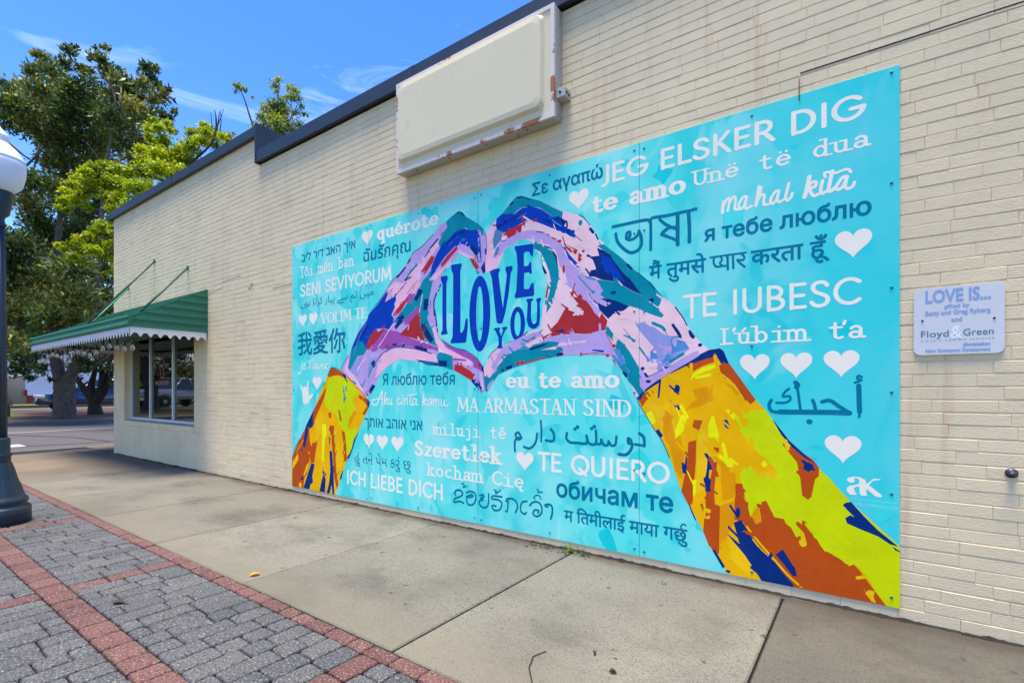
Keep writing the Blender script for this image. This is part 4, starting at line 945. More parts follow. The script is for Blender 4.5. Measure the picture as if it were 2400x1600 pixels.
def fit(vt, Lp, Rp, Tp, Bp):
    v, t = vt; Lx, Rx = pp(Lp)[0][0], pp(Rp)[0][0]; Tz, Bz = pp(Tp)[0][1], pp(Bp)[0][1]
    x0, x1 = min(p[0] for p in v), max(p[0] for p in v); z0, z1 = min(p[1] for p in v), max(p[1] for p in v)
    return [(Lx + (p[0] - x0) / (x1 - x0) * (Rx - Lx), Bz + (p[1] - z0) / (z1 - z0) * (Tz - Bz)) for p in v], t

mur = thing('mural', 'turquoise painted mural board with two hands forming a heart and love phrases', 'mural', (-2.33, 0, 0))
LAY = [0]
def flat(vt, y, name, m, parent, label=None):
    v, t = vt
    if not v: return None
    vv = [(p[0], -y, p[1]) for p in v]
    # face normals towards -Y
    tt = []
    for a, b, c in t:
        A, B, C_ = v[a], v[b], v[c]
        tt.append((a, b, c) if (B[0] - A[0]) * (C_[1] - A[1]) - (B[1] - A[1]) * (C_[0] - A[0]) > 0 else (a, c, b))
    me = bpy.data.meshes.new(name); me.from_pydata(vv, [], tt); me.update(); o_ = link(name, me, m, parent)
    if label: o_['label'] = label
    return o_
def paint(name, c, var=.1, second=None):
    m = mat('paint_' + name, c, .5, spec=.08, var=var, vscale=5, detail=4)
    N, LK, p = nodes(m)
    tintnoise(m, second or tuple(min(1, q * 1.25 + .02) for q in c[:3]) + (1,), 2.2, .5, .85, (2.5, 1, 1), .5, 6, 1.5)
    return m
PC = dict(orange=rgb(252, 184, 0), dorange=rgb(232, 156, 2), gold=rgb(255, 196, 20), rust=rgb(192, 80, 22), char=rgb(208, 222, 4), yel=rgb(252, 240, 14), navy=rgb(2, 46, 122), blue=rgb(2, 64, 184),
          teal=rgb(0, 142, 168), lav=rgb(190, 164, 228), pink=rgb(252, 190, 220), lpink=rgb(250, 206, 222), red=rgb(188, 44, 58), maroon=rgb(176, 48, 58), purple=rgb(164, 84, 178), peri=rgb(152, 156, 226), sky=rgb(80, 144, 212), slate=rgb(84, 132, 190))
WARM = (1.06, 1.0, .86)
M.update({'p_' + k: paint(k, tuple(min(.95, a * b) for a, b in zip(v, WARM)) + (1,)) for k, v in PC.items()})
M['p_white'] = paint('white', rgb(250, 240, 220), .03); M['p_ink'] = paint('deep_teal', rgb(0, 120, 148), .1)
M['p_faint'] = paint('faint_white', rgb(150, 224, 236), .03)
def board_mat():
    m = mat('turquoise_board', rgb(96, 230, 216), .45, spec=.08); N, LK, p = nodes(m)
    tintnoise(m, rgb(150, 236, 222), 1.3, .42, .62, (1, 1, .8), .8, 3, .6); tintnoise(m, rgb(52, 216, 206), 1.9, .50, .66, (1, 1, .7), .8, 3, .8)
    tintnoise(m, rgb(166, 240, 226), 2.6, .58, .66, (1, 1, .6), .6, 2, 1.2); tintnoise(m, rgb(10, 208, 204), 3.3, .62, .68, (1, 1, .8), .6, 2, 1.0)
    c = N.new('ShaderNodeTexCoord'); s = N.new('ShaderNodeSeparateXYZ'); r = N.new('ShaderNodeMapRange'); r.interpolation_type = 'SMOOTHSTEP'
    r.inputs['From Min'].default_value = -1.4; r.inputs['From Max'].default_value = .3; r.inputs['To Max'].default_value = .62
    x = N.new('ShaderNodeMix'); x.data_type = 'RGBA'; x.inputs[7].default_value = rgb(0, 202, 208)
    LK(c.outputs['Object'], s.inputs[0]); LK(s.outputs[0], r.inputs['Value']); LK(r.outputs[0], x.inputs[0]); k = p.inputs['Base Color']; LK(k.links[0].from_socket, x.inputs[6]); LK(x.outputs[2], k)
    return m
M['board'] = board_mat()
MX0, MX1, MZ0, MZ1 = -4.752, .113, .05, 2.47
ms = [MX0] + [pp(q)[0][0] for q in ('A 1148,1000', 'D 785,300', 'I 580,900')] + [MX1]
for a, b in zip(ms, ms[1:]):
    q_ = MB(); q_.box(a + .0008, -MY, MZ0, b - .0008, -.0038, MZ1); q_.build('panel', M['board'], mur)
# painted shapes, later ones over earlier ones
LAYSTEP = .0000035
class Paint:
    def __init__(s, name, label): s.name, s.label, s.mb, s.mats, s.k, s.hist = name, label, MB(), [], 0, []
    def shape(s, colr, vt):
        m = M['p_' + colr]
        if m not in s.mats: s.mats.append(m)
        v, t = vt; s.k += 1; y = MY + (.00006 if colr[:2] == 'bg' else .0004) + s.k * LAYSTEP
        v = [(min(max(p[0], MX0 + .0005), MX1 - .0005), min(max(p[1], MZ0 + .0005), MZ1 - .0005)) for p in v]
        tt = [(a, b, c) if (v[b][0] - v[a][0]) * (v[c][1] - v[a][1]) - (v[b][1] - v[a][1]) * (v[c][0] - v[a][0]) > 0 else (a, c, b) for a, b, c in t]
        s.mb.add([(p[0], -y, p[1]) for p in v], tt, s.mats.index(m))
        s.hist.append((colr, np.array([[v[i] for i in q] for q in tt]) if tt else np.zeros((0, 3, 2))))
    def poly(s, colr, d): s.shape(colr, fill([pp(d)]))
    def stroke(s, colr, d, wd, smooth=True):
        P = pp(d); P = catmull(P, 3) if smooth and len(P) > 2 else P; k = wd * scale_at(d); s.shape(colr, union(pen(P, k, k)))
    def dot(s, colr, d, rx, ry=None):
        c = pp(d)[0]; k = scale_at(d); ry = ry or rx; s.shape(colr, fill([[(c[0] + rx * k * math.cos(a * .5236) * 1.2, c[1] + ry * k * math.sin(a * .5236)) for a in range(12)]]))
    def colour_at(s, p):
        for colr, T in s.hist[::-1]:
            if not len(T): continue
            d = [(T[:, (k + 1) % 3, 0] - T[:, k, 0]) * (p[1] - T[:, k, 1]) - (T[:, (k + 1) % 3, 1] - T[:, k, 1]) * (p[0] - T[:, k, 0]) for k in range(3)]
            if ((d[0] >= 0) & (d[1] >= 0) & (d[2] >= 0)).any(): return colr
        return None
    def dabs(s, n, angle, spread, ln, wd, seed):
        """short brush dabs that drag one colour over the edge of the next"""
        g = random.Random(seed); A = np.concatenate([T.reshape(-1, 2) for c, T in s.hist if len(T)]); lo, hi = A.min(0), A.max(0); base = list(s.hist); new = []
        for _ in range(n * 12):
            if len(new) >= n: break
            p = (g.uniform(lo[0], hi[0]), g.uniform(lo[1], hi[1])); c = s.colour_at(p)
            if c is None: continue
            a = R(angle(p) + g.gauss(0, spread)); L_ = g.uniform(*ln); w_ = g.uniform(*wd); d = (math.cos(a), math.sin(a)); q = (p[0] + d[0] * L_, p[1] + d[1] * L_); c2 = s.colour_at(q)
            if c2 is None or (c2 == c and g.random() < .6): continue
            nn = (-d[1] * w_ / 2, d[0] * w_ / 2); b = (p[0] - d[0] * L_ * .3, p[1] - d[1] * L_ * .3); e = (p[0] + d[0] * L_ * .8, p[1] + d[1] * L_ * .8)
            if s.colour_at(b) is None or s.colour_at(e) is None: continue
            j = lambda: 1 + g.uniform(-.35, .35)
            pl_ = [(b[0] + nn[0] * j() * .7, b[1] + nn[1] * j() * .7), (b[0] - nn[0] * j() * .7, b[1] - nn[1] * j() * .7), (p[0] - nn[0], p[1] - nn[1]), (e[0] - nn[0] * j(), e[1] - nn[1] * j()), (e[0] + d[0] * L_ * .2 * g.random(), e[1] + d[1] * L_ * .2 * g.random()), (e[0] + nn[0] * j() * .9, e[1] + nn[1] * j() * .9), (p[0] + nn[0], p[1] + nn[1])]
            new.append((c, pl_))
        for c, pl_ in new: s.shape(c, fill([pl_])); s.k -= .7
    def done(s): o_ = s.mb.build(s.name, s.mats, mur, fixn=False); o_['label'] = s.label; return o_

# ---- loose brush patches of lighter and deeper turquoise under everything
M['p_bga'] = paint('pale_turquoise', rgb(122, 233, 219), .05); M['p_bgb'] = paint('mid_turquoise', rgb(80, 224, 212), .05); M['p_bgc'] = paint('deep_turquoise', rgb(62, 221, 209), .05); M['p_bgd'] = paint('deeper_turquoise', rgb(26, 208, 206), .05)
s = Paint('brush_patches', 'pale and deep turquoise brush patches of the mural background')
g = random.Random(5)
for k in range(80):
    x, z = g.uniform(MX0, MX1), g.uniform(MZ0, MZ1); t = (x - MX0) / (MX1 - MX0); a = R(g.choice([20, 60, 110, 150]) + g.gauss(0, 15)); L_, w_ = g.uniform(.06, .24), g.uniform(.04, .12)
    c = g.choice(['bga', 'bgb', 'bgb', 'bgc'] if t < .7 else ['bgb', 'bgc', 'bgd', 'bgd', 'bgc']); d = (math.cos(a), math.sin(a)); P = []
    for u, v in ((-1, -.8), (-.9, .2), (-1, 1), (-.2, .95), (.7, 1), (1, .5), (.95, -.3), (1, -1), (.1, -.95)):
        u *= L_ / 2 * g.uniform(.85, 1.1); v *= w_ / 2 * g.uniform(.85, 1.1); P.append((x + d[0] * u - d[1] * v, z + d[1] * u + d[0] * v))
    s.shape(c, fill([P]))
s.k = 0; s.done()
# ---- left sleeve
s = Paint('painted_sleeve', 'painted orange and yellow green sleeve rising from the lower left corner')
s.poly('orange', 'B 650,680 720,692 800,742 920,850 1040,985 1130,1090 1158,1130 1145,1210 1090,1320 C 1010,270 950,390 905,560 855,665 800,830 708,1118 130,997 123,620 240,380 330,200 410,20 B 560,890 610,760')
s.poly('rust', 'B 575,950 588,960 560,1070 490,1240 440,1350 430,1420 C 360,260 370,400 390,480 410,430 470,425 440,590 430,690 380,700 300,900 285,1032 130,997 122,620 240,385 330,205 410,25')
s.poly('rust', 'B 650,680 700,690 800,750 840,812 740,775 620,810 608,765')
s.poly('char', 'B 622,808 680,785 740,780 830,820 930,900 1012,1000 1000,1060 930,1070 945,1150 975,1210 900,1340 865,1480 C 900,260 985,250 1000,280 950,390 900,560 860,650 852,500 812,300 790,235 B 760,1420 700,1270 640,1240 580,1210 560,1080 590,940 605,860')
s.poly('gold', 'B 700,990 730,985 720,1080 690,1060'); s.stroke('gold', 'B 680,835 750,832', 34, False); s.stroke('gold', 'B 705,1120 700,1200', 26, False)
s.poly('dorange', 'B 945,1250 990,1260 900,1440 870,1470 890,1340')
s.poly('gold', 'C 440,150 520,60 560,120 520,300 440,420 470,300'); s.poly('gold', 'C 690,560 740,420 800,600 800,800 740,960 720,780')
s.poly('rust', 'B 1020,1035 1130,1090 1157,1135 1140,1210 1092,1305 1060,1280 1120,1185 1090,1130 1010,1075')
s.poly('navy', 'B 1125,1090 1158,1130 1146,1205 1122,1165')
s.stroke('navy', 'B 640,720 655,682 715,690 800,742', 9); s.poly('navy', 'B 795,745 845,775 850,825 815,812'); s.stroke('navy', 'B 830,815 862,865', 18, False); s.stroke('navy', 'B 858,795 920,855', 9, False)
for d in ('B 848,932 848,985', 'B 812,992 828,1042', 'B 845,1068 822,1108'): s.stroke('teal', d, 22, False)
s.stroke('navy', 'B 985,930 1040,985 1100,1055', 8); s.stroke('navy', 'B 570,870 545,920', 10, False); s.stroke('navy', 'B 640,690 600,790', 7, False)
s.poly('navy', 'B 462,1150 425,1235 412,1330 405,1440 370,1440 300,1500 330,1420'); s.poly('navy', 'C 410,30 412,220 378,242 335,205'); s.poly('navy', 'C 320,235 356,250 330,380 308,492 278,482 300,330'); s.dot('navy', 'C 265,528', 20)
s.stroke('navy', 'C 235,390 180,500 125,615', 12, False)
s.poly('navy', 'C 390,700 435,710 405,860 412,950 380,980 365,1042 285,1025 322,905'); s.dot('navy', 'C 268,897', 26)
s.poly('navy', 'C 550,845 580,905 570,1082 498,1068 520,950'); s.dot('navy', 'C 550,822', 18, 26)
s.poly('rust', 'C 625,200 690,205 700,500 718,800 745,980 725,1042 690,880 672,540 640,280')
s.poly('navy', 'C 628,540 662,535 682,800 692,1112 668,1107 655,985 632,1098 592,1090 622,960 640,800')
s.poly('rust', 'C 790,258 830,300 850,480 852,690 822,660 810,440'); s.poly('rust', 'C 615,35 650,40 650,110 620,112'); s.poly('rust', 'C 760,0 790,140 768,152 742,0')
s.stroke('navy', 'C 630,232 634,272', 18, False); s.stroke('navy', 'C 628,402 632,455', 17, False)
s.poly('yel', 'C 532,190 582,182 592,330 568,380 552,680 532,690 528,500'); s.stroke('yel', 'C 690,260 700,420', 9, False)
s.poly('gold', 'C 214,572 222,655 140,782 150,680'); s.stroke('gold', 'C 285,392 195,555', 9, False); s.poly('gold', 'C 375,660 352,760 300,862 285,845 330,720'); s.dot('gold', 'C 362,560', 9, 20); s.poly('gold', 'C 232,950 262,955 262,1018 226,1008')
s.poly('navy', 'C 1022,258 975,372 938,500 892,622 858,665 868,620 920,510 950,385'); s.poly('navy', 'C 800,795 808,800 785,905 765,925 770,870')
s.dabs(90, lambda p: 62, 20, (.03, .09), (.007, .018), 1)
s.done()
# ---- right sleeve
s = Paint('painted_sleeve', 'painted orange and yellow green sleeve filling the lower right corner')
s.poly('orange', 'L 870,1118 1030,965 1200,860 1400,750 1550,650 1670,590 1800,570 1840,600 1900,740 2210,1160 N 560,0 640,110 820,350 1000,520 1170,660 1200,700 1540,1060 2110,1568 O 2262,795 2300,1420 2262,1420 1110,1190 390,1032 350,960 230,780 130,570 0,330 M 860,1110 770,930 640,560 540,320 470,250 320,0 L 1060,1520 870,1200 845,1140')
s.poly('rust', 'O 470,55 550,60 570,180 625,425 690,490 760,470 730,270 810,240 900,420 1000,440 1130,640 1180,620 1200,450 1250,480 1340,660 1480,830 1690,930 1760,1030 1900,1250 2010,1380 2120,1400 1690,1320 1100,1190 900,900 640,640 560,470 470,450')
s.poly('char', 'N 340,60 390,0 560,0 640,110 750,270 920,600 960,800 985,990 1060,1035 1110,840 1165,760 1180,690 1280,770 1540,1060 1750,1260 2110,1568 O 2262,795 2300,800 2300,1425 2262,1415 2110,1385 2000,1240 1900,1060 1800,950 1690,930 1480,830 1340,660 1250,480 1205,445 1175,560 1180,620 1130,640 1000,440 900,420 810,240 730,270 690,320 740,450 700,492 640,430 570,180 555,70 540,30 N 260,730 320,660 450,740 600,800 650,810 700,715 560,560 400,430 300,290 255,225 360,178')
s.poly('dorange', 'L 1400,1280 1480,1190 1600,1120 1740,1130 1640,1200 1560,1240'); s.poly('dorange', 'L 1480,1040 1700,1000 1720,1110 1600,1160 1520,1140'); s.poly('gold', 'L 1000,1250 1200,1200 1240,1330 1100,1400'); s.poly('gold', 'L 1250,890 1340,880 1350,930 1280,950'); s.poly('gold', 'L 1100,1420 1260,1330 1300,1560 1180,1568')
s.poly('dorange', 'M 560,60 640,40 700,300 640,420 560,250'); s.poly('gold', 'M 960,260 1060,320 1080,540 1040,900 950,980 940,700'); s.poly('dorange', 'M 1230,520 1320,700 1400,840 1400,1000 1240,1040 1220,760'); s.poly('gold', 'M 1440,640 1700,720 1840,690 1860,760 1800,820 1560,700')
s.poly('dorange', 'O 310,300 470,240 470,460 400,600 310,780'); s.poly('gold', 'O 400,640 560,800 700,1080 640,1075 420,860')
s.poly('dorange', 'M 620,330 760,300 800,500 780,800 700,700')
s.poly('navy', 'L 845,1140 870,1110 1030,960 1120,910 1110,960 1040,1000 930,1080 885,1180'); s.poly('navy', 'L 1095,990 1120,905 1126,935 1105,1132 1083,1142')
s.poly('rust', 'L 1410,765 1500,720 1700,655 1765,680 1740,722 1600,772 1480,840 1440,792'); s.poly('rust', 'L 1820,748 1905,738 2212,1160 2150,1212 1950,980 1825,860 1765,780'); s.poly('rust', 'L 878,1172 930,1090 1010,1040 1045,1080 950,1172 905,1242')
s.poly('navy', 'L 1195,868 1400,745 1550,648 1670,588 1800,568 1842,600 1902,740 1820,752 1760,660 1640,690 1450,755 1250,850')
s.poly('yel', 'L 1460,935 1480,862 1600,790 1785,738 1770,782 1600,850 1520,885'); s.stroke('yel', 'L 1530,905 1680,872', 34, False)
s.poly('dorange', 'L 1830,870 1900,950 2030,1090 2000,1110 1880,990'); s.stroke('gold', 'L 1830,870 1960,980 2060,1140', 14)
s.poly('rust', 'M 850,370 940,345 935,600 920,800 900,1060 862,1112 768,932 800,780 830,620'); s.poly('rust', 'M 1140,595 1180,600 1160,780 1140,1000 1160,1090 1210,1112 1205,1568 1090,1568 1018,1390 1040,1250 1052,950 1100,800')
s.poly('rust', 'O 165,130 250,150 255,280 312,300 300,820 230,780 130,570 140,440 150,300'); s.poly('rust', 'M 1388,850 1470,850 1500,1000 1560,1200 1640,1320 1500,1300 1400,1240')
for d in ('M 1040,1150 1085,1160', 'M 1040,1220 1075,1228'): s.stroke('gold', d, 48, False)
s.poly('navy', 'M 1070,562 1137,570 1135,682 1090,690 1085,780 1108,800 1102,925 1072,945 1042,930 1040,800 1060,690'); s.poly('navy', 'M 820,512 834,540 828,738 785,722 770,640 806,652'); s.dot('navy', 'M 1420,1175', 22, 58)
s.poly('navy', 'L 1290,985 1345,990 1335,1070 1300,1085 1268,1065'); s.poly('navy', 'L 1285,1185 1310,1210 1345,1255 1325,1285 1290,1260 1262,1200'); s.poly('navy', 'M 1240,118 1295,112 1330,190 1305,215 1270,195')
s.poly('rust', 'M 915,115 1012,122 970,240 888,222'); s.poly('rust', 'M 1142,428 1205,435 1196,490 1130,482')
s.poly('yel', 'M 765,58 842,48 795,240 700,332 700,240'); s.poly('yel', 'M 1118,68 1146,78 1205,312 1080,322 1075,180'); s.poly('yel', 'M 1270,0 1340,0 1432,100 1360,112'); s.poly('yel', 'M 1278,590 1338,542 1428,625 1332,667'); s.poly('yel', 'M 902,800 942,800 936,960 902,1002'); s.poly('yel', 'M 360,40 430,10 480,140 430,180'); s.dot('yel', 'M 1720,620', 26, 40)
s.poly('dorange', 'O 720,280 760,470 700,500 660,420 560,190'); s.poly('char', 'O 580,180 700,250 730,300 690,330 640,420')
s.poly('navy', 'O 458,478 542,448 640,620 760,780 900,900 1000,1030 1112,1152 1100,1188 860,1132 760,1110 640,920 580,830 375,585 525,708 480,560')
s.stroke('gold', 'O 600,522 740,700 900,880 1050,1050 1190,1172', 20); s.poly('navy', 'O 912,822 990,768 1100,940 1197,1052 1100,1058 1000,930')
s.poly('rust', 'N 752,395 815,360 1000,500 1110,575 1172,660 1172,760 1130,790 1085,1000 1045,1030 980,980 960,800 920,600'); s.poly('gold', 'N 785,400 830,370 860,405 815,445'); s.poly('navy', 'N 1005,595 1060,605 1112,630 1095,690 1050,712 992,680')
s.poly('navy', 'N 640,112 660,130 830,350 1000,505 1158,640 1000,545 860,425 740,285'); s.poly('navy', 'N 1445,1090 1480,1065 1540,1055 1700,1230 1850,1380 2085,1568 1990,1542 1850,1450 1640,1365 1495,1300 1475,1240 1530,1208 1582,1230 1500,1150'); s.poly('navy', 'O 2180,735 2264,790 2264,802 2200,775')
s.dot('gold', 'O 1207,700', 32, 42); s.poly('rust', 'O 1680,960 1760,930 1830,1010 2010,1250 2110,1385 2010,1360 1880,1210'); s.poly('gold', 'O 1757,1065 1850,1048 1905,1080 1790,1095'); s.poly('gold', 'O 1880,1240 1920,1205 1985,1222 1970,1280 2000,1350 1950,1330')
s.poly('navy', 'M 470,245 510,225 555,290 525,325'); s.stroke('navy', 'M 530,320 590,440 632,548', 9); s.stroke('navy', 'M 868,1105 900,1190 935,1262', 14); s.stroke('navy', 'L 845,1140 870,1200 1060,1520', 8, False); s.stroke('navy', 'L 1085,1510 1130,1568', 30, False)
s.poly('navy', 'O 228,775 255,770 368,955 340,970'); s.dot('navy', 'O 400,1005', 20, 16); s.stroke('navy', 'O 0,345 45,440', 10, False)
s.dabs(110, lambda p: 118, 20, (.03, .11), (.008, .022), 2)
s.done()
# ---- left hand
s = Paint('painted_hand', 'left painted hand in lavender, pink, blue, teal and red brush marks')
s.poly('lav', 'B 780,690 910,460 960,320 1040,150 1120,60 A 1140,1450 1250,1320 1370,1130 1450,1000 1620,800 1660,765 1720,640 1850,540 1960,430 2080,270 2140,235 D 420,490 480,430 560,370 600,375 650,430 720,480 780,510 830,570 875,640 885,760 880,860 870,1000 852,1088 815,1085 780,1060 720,960 690,905 620,880 570,850 520,930 440,1010 380,1070 370,1150 340,1240 305,1310 290,1450 295,1560 E 295,460 315,600 330,700 370,790 500,850 620,880 720,940 800,1020 850,1090 862,1200 866,1360 830,1366 770,1300 700,1220 500,1110 330,1060 150,1030 70,992 B 1760,595 1620,572 1530,560 1420,640 1320,742 1240,880 1160,1055 1112,1062 990,930 860,790 800,742')
s.poly('peri', 'B 985,560 1065,530 1060,640 1000,800 890,718 940,620'); s.poly('peri', 'B 1160,560 1240,540 1200,700 1150,800 1130,700')
s.poly('pink', 'A 2060,470 2082,522 2040,560 1990,640 1900,750 1850,850 1822,880 1832,930 1800,1000 1822,1050 1750,1150 1650,1280 1560,1370 1480,1440 1480,1290 1505,1230 1440,1250 1365,1295 1358,1268 1460,1090 1400,1130 1380,1105 1500,1010 1600,1030 1700,900 1780,790 1900,640')
s.poly('pink', 'B 840,640 885,560 890,650 870,700 950,770 1000,850 1090,1000 1060,1020 960,890 820,720')
s.poly('teal', 'D 418,490 480,430 560,370 600,375 650,430 780,510 840,575 850,640 800,580 700,600 640,555 520,620 430,710 350,790 330,735 385,625 432,550')
s.poly('navy', 'D 500,425 560,370 600,375 645,430 620,425 580,385 545,400')
s.poly('blue', 'D 350,790 450,690 520,600 620,565 700,590 770,575 810,660 825,900 790,965 762,885 690,785 600,742 520,772 400,900 300,1045 235,1145 250,1010 300,880'); s.poly('navy', 'D 620,740 740,760 800,860 800,960 770,890 690,790'); s.stroke('teal', 'D 420,700 500,610 560,580', 20); s.stroke('navy', 'D 430,740 520,650 620,600', 20); s.stroke('sky', 'D 450,760 560,650', 6, False)
s.dot('teal', 'D 620,692', 28, 18)
s.poly('lav', 'D 788,580 850,640 872,800 862,930 830,962 828,800 812,660'); s.dot('lav', 'D 795,720', 10, 58); s.dot('lav', 'D 796,890', 14, 52); s.poly('teal', 'D 815,600 850,610 850,650 830,650')
s.poly('navy', 'D 862,935 872,1060 850,1088 818,1020'); s.stroke('navy', 'D 780,515 835,570 875,640 884,760 880,870', 8); s.poly('navy', 'D 862,800 884,800 880,870 866,860')
s.poly('pink', 'D 560,822 620,800 690,850 765,905 740,922 690,905 620,880 570,850 520,930 440,1010 380,1062 290,1160 232,1158 290,1085 400,1012')
s.poly('lav', 'D 480,905 560,830 570,850 520,930 470,970'); s.poly('lav', 'D 545,800 620,790 700,850 760,900 690,880 600,830')
s.poly('red', 'D 540,765 552,800 420,960 372,1008 358,980 430,880'); s.poly('red', 'D 250,880 288,892 270,950 172,1102 152,1070 128,1062 200,960'); s.poly('red', 'D 690,905 745,920 802,1012 765,1042 720,980'); s.poly('teal', 'D 758,1040 790,1060 802,1080 780,1092')
s.poly('blue', 'A 1375,1140 1395,1165 1360,1275 1490,1195 1505,1240 1480,1300 1490,1345 1440,1440 1470,1480 B 1480,60 1410,180 1340,160 1250,170 1210,240 1150,300 1110,450 1080,500 1000,530 960,580 900,700 870,680 900,540 920,420 1000,230 1120,60 A 1140,1450 1250,1320')
s.poly('teal', 'B 985,380 1060,330 1115,440 1080,510 1000,530 960,600 900,712 870,682 905,530 925,430'); s.stroke('sky', 'B 950,520 1010,300 1110,100', 10); s.stroke('navy', 'B 1040,300 1140,120', 26, False)
s.poly('red', 'A 1690,1150 1700,1180 1560,1400 1480,1470 1468,1440 1500,1380 1600,1270')
s.poly('teal', 'A 1950,860 1965,900 1940,980 1982,1010 1945,1200 1922,1400 1900,1568 1830,1568 1800,1380 1720,1500 1600,1568 1480,1540 1560,1420 1640,1300 1780,1170 1850,1000 1920,920'); s.poly('navy', 'A 1800,1095 1855,1130 1770,1270 1740,1240'); s.poly('navy', 'A 1870,1240 1925,1230 1910,1380 1860,1380')
s.poly('purple', 'A 1660,1185 1752,1160 1705,1295 1640,1300'); s.poly('purple', 'A 1795,1330 1812,1395 1700,1568 1580,1568 1680,1440')
s.poly('maroon', 'B 1240,160 1262,212 1340,170 1362,190 1260,320 1160,430 1122,442 1110,400 1160,270')
s.poly('purple', 'B 1350,172 1500,200 1600,230 1700,300 1920,370 2072,420 2062,472 1990,440 1900,432 1600,390 1440,420 1330,445 1280,420 1200,482 1150,430 1250,330')
s.poly('maroon', 'A 1800,1420 1822,1568 B 1830,130 1870,290 1905,335 1800,312 1560,252 1590,200 1660,130 1750,0')
s.poly('teal', 'B 1820,0 1900,0 1945,120 2010,260 2072,412 1990,380 1900,350 1850,230 1820,110'); s.poly('navy', 'B 1840,90 1895,140 1995,312 1960,352 1885,270 1830,160')
s.poly('navy', 'A 1480,1500 1600,1440 1620,1500 B 1500,180 1480,150 1540,40')
s.stroke('lpink', 'B 1480,90 1410,190 1330,320 1260,420', 14); s.stroke('lpink', 'B 1660,180 1670,130', 16, False); s.stroke('lpink', 'A 1850,1180 1810,1400', 14, False)
for d in ('B 1790,280 1810,310', 'B 1850,330 1830,350', 'B 1890,345 1920,355'): s.stroke('lpink', d, 24, False)
s.poly('pink', 'B 1220,820 1280,590 1340,490 1480,430 1680,430 1850,452 2000,502 2085,530 2062,605 1900,592 1750,592 1550,565 1420,640 1330,722 1260,790')
s.stroke('navy', 'B 1215,675 1240,600 1330,490 1470,412 1600,408 1760,432 1900,470 1965,497', 13); s.poly('navy', 'B 1725,405 1770,388 1912,430 1912,470 1800,445'); s.dot('navy', 'B 1482,376', 40, 16); s.dot('navy', 'B 1592,386', 38, 15); s.dot('maroon', 'B 1380,400', 28, 18); s.dot('maroon', 'B 1950,408', 18, 16)
s.stroke('pink', 'B 1110,540 1040,640 990,740', 20); s.stroke('lpink', 'B 1060,600 1000,690', 12, False)
s.stroke('teal', 'B 1140,800 1180,690 1215,600', 22, False); s.poly('navy', 'B 1170,620 1215,575 1235,620 1205,680'); s.poly('navy', 'B 1190,895 1232,920 1170,1022 1142,990'); s.stroke('teal', 'B 1030,888 1062,930 1098,840', 20, False); s.dot('navy', 'B 1126,1032', 12); s.stroke('teal', 'B 935,858 975,890', 26, False)
s.stroke('navy', 'A 1652,770 1690,690 1740,620 1850,540 1990,388', 10); s.stroke('navy', 'A 1655,770 1690,720', 22, False); s.stroke('navy', 'A 1520,950 1580,880 1622,822', 28, False); s.stroke('navy', 'A 1140,1450 1370,1130 1450,1000 1530,920', 9); s.stroke('navy', 'B 785,688 870,525', 8, False)
s.stroke('teal', 'A 1640,960 1720,850 1778,790', 26); s.poly('navy', 'A 1610,985 1640,960 1715,935 1700,955 1630,1005'); s.stroke('navy', 'A 1500,1190 1570,1100 1640,1020', 10); s.stroke('navy', 'A 1380,1300 1460,1090', 6, False); s.stroke('maroon', 'A 1690,1180 1780,990', 8, False); s.stroke('maroon', 'A 1640,1170 1710,1080 1760,1010', 8)
s.stroke('navy', 'A 1820,770 1840,740', 10, False); s.stroke('navy', 'A 1875,690 1930,610 1950,560', 12); s.stroke('navy', 'A 1960,560 2050,450', 24, False); s.stroke('navy', 'A 2090,400 2120,360', 14, False)
s.stroke('navy', 'D 380,1065 420,1030', 7, False); s.stroke('navy', 'D 355,1215 332,1275', 22, False); s.stroke('navy', 'D 310,1310 280,1400 285,1560', 20); s.stroke('navy', 'E 285,420 300,500 312,605', 20); s.stroke('navy', 'E 318,640 322,670', 16, False); s.stroke('navy', 'D 240,1390 238,1480', 8, False)
s.poly('purple', 'E 365,752 420,812 500,850 640,890 760,970 842,1068 835,1135 770,1120 720,1105 740,1030 690,990 600,950 500,892 420,850'); s.poly('pink', 'E 248,560 290,625 330,740 420,860 560,930 712,1012 722,1062 620,1050 480,972 330,925 345,872 300,800'); s.poly('lpink', 'E 330,850 480,930 480,960 330,910')
s.poly('teal', 'E 320,930 345,905 425,925 492,950 500,1112 330,1055 310,955'); s.poly('navy', 'E 335,1000 432,1005 428,1072 338,1070'); s.poly('navy', 'E 68,990 140,1000 330,1032 335,1062 200,1052'); s.poly('teal', 'E 130,1012 320,1042 200,1044')
s.poly('red', 'E 518,1048 600,1060 752,1160 715,1232 600,1165 510,1112'); s.stroke('purple', 'E 495,985 642,1000', 24, False); s.dot('maroon', 'E 800,1055', 20, 24)
s.poly('lav', 'E 640,1050 722,1070 850,1140 866,1352 800,1352 718,1232 752,1160'); s.stroke('lpink', 'E 820,1160 840,1330', 16, False)
s.poly('navy', 'E 728,1210 770,1240 832,1312 825,1362 790,1332 708,1240'); s.dot('lav', 'E 760,1250', 16, 10); s.stroke('lav', 'E 785,1300 812,1345', 12, False); s.poly('navy', 'E 820,1060 850,1090 858,1160 825,1110')
s.stroke('navy', 'E 365,760 500,850 640,885', 9); s.stroke('navy', 'E 640,885 760,965 850,1085', 8)
s.dabs(210, lambda p: 52, 22, (.02, .07), (.004, .013), 3)
s.done()
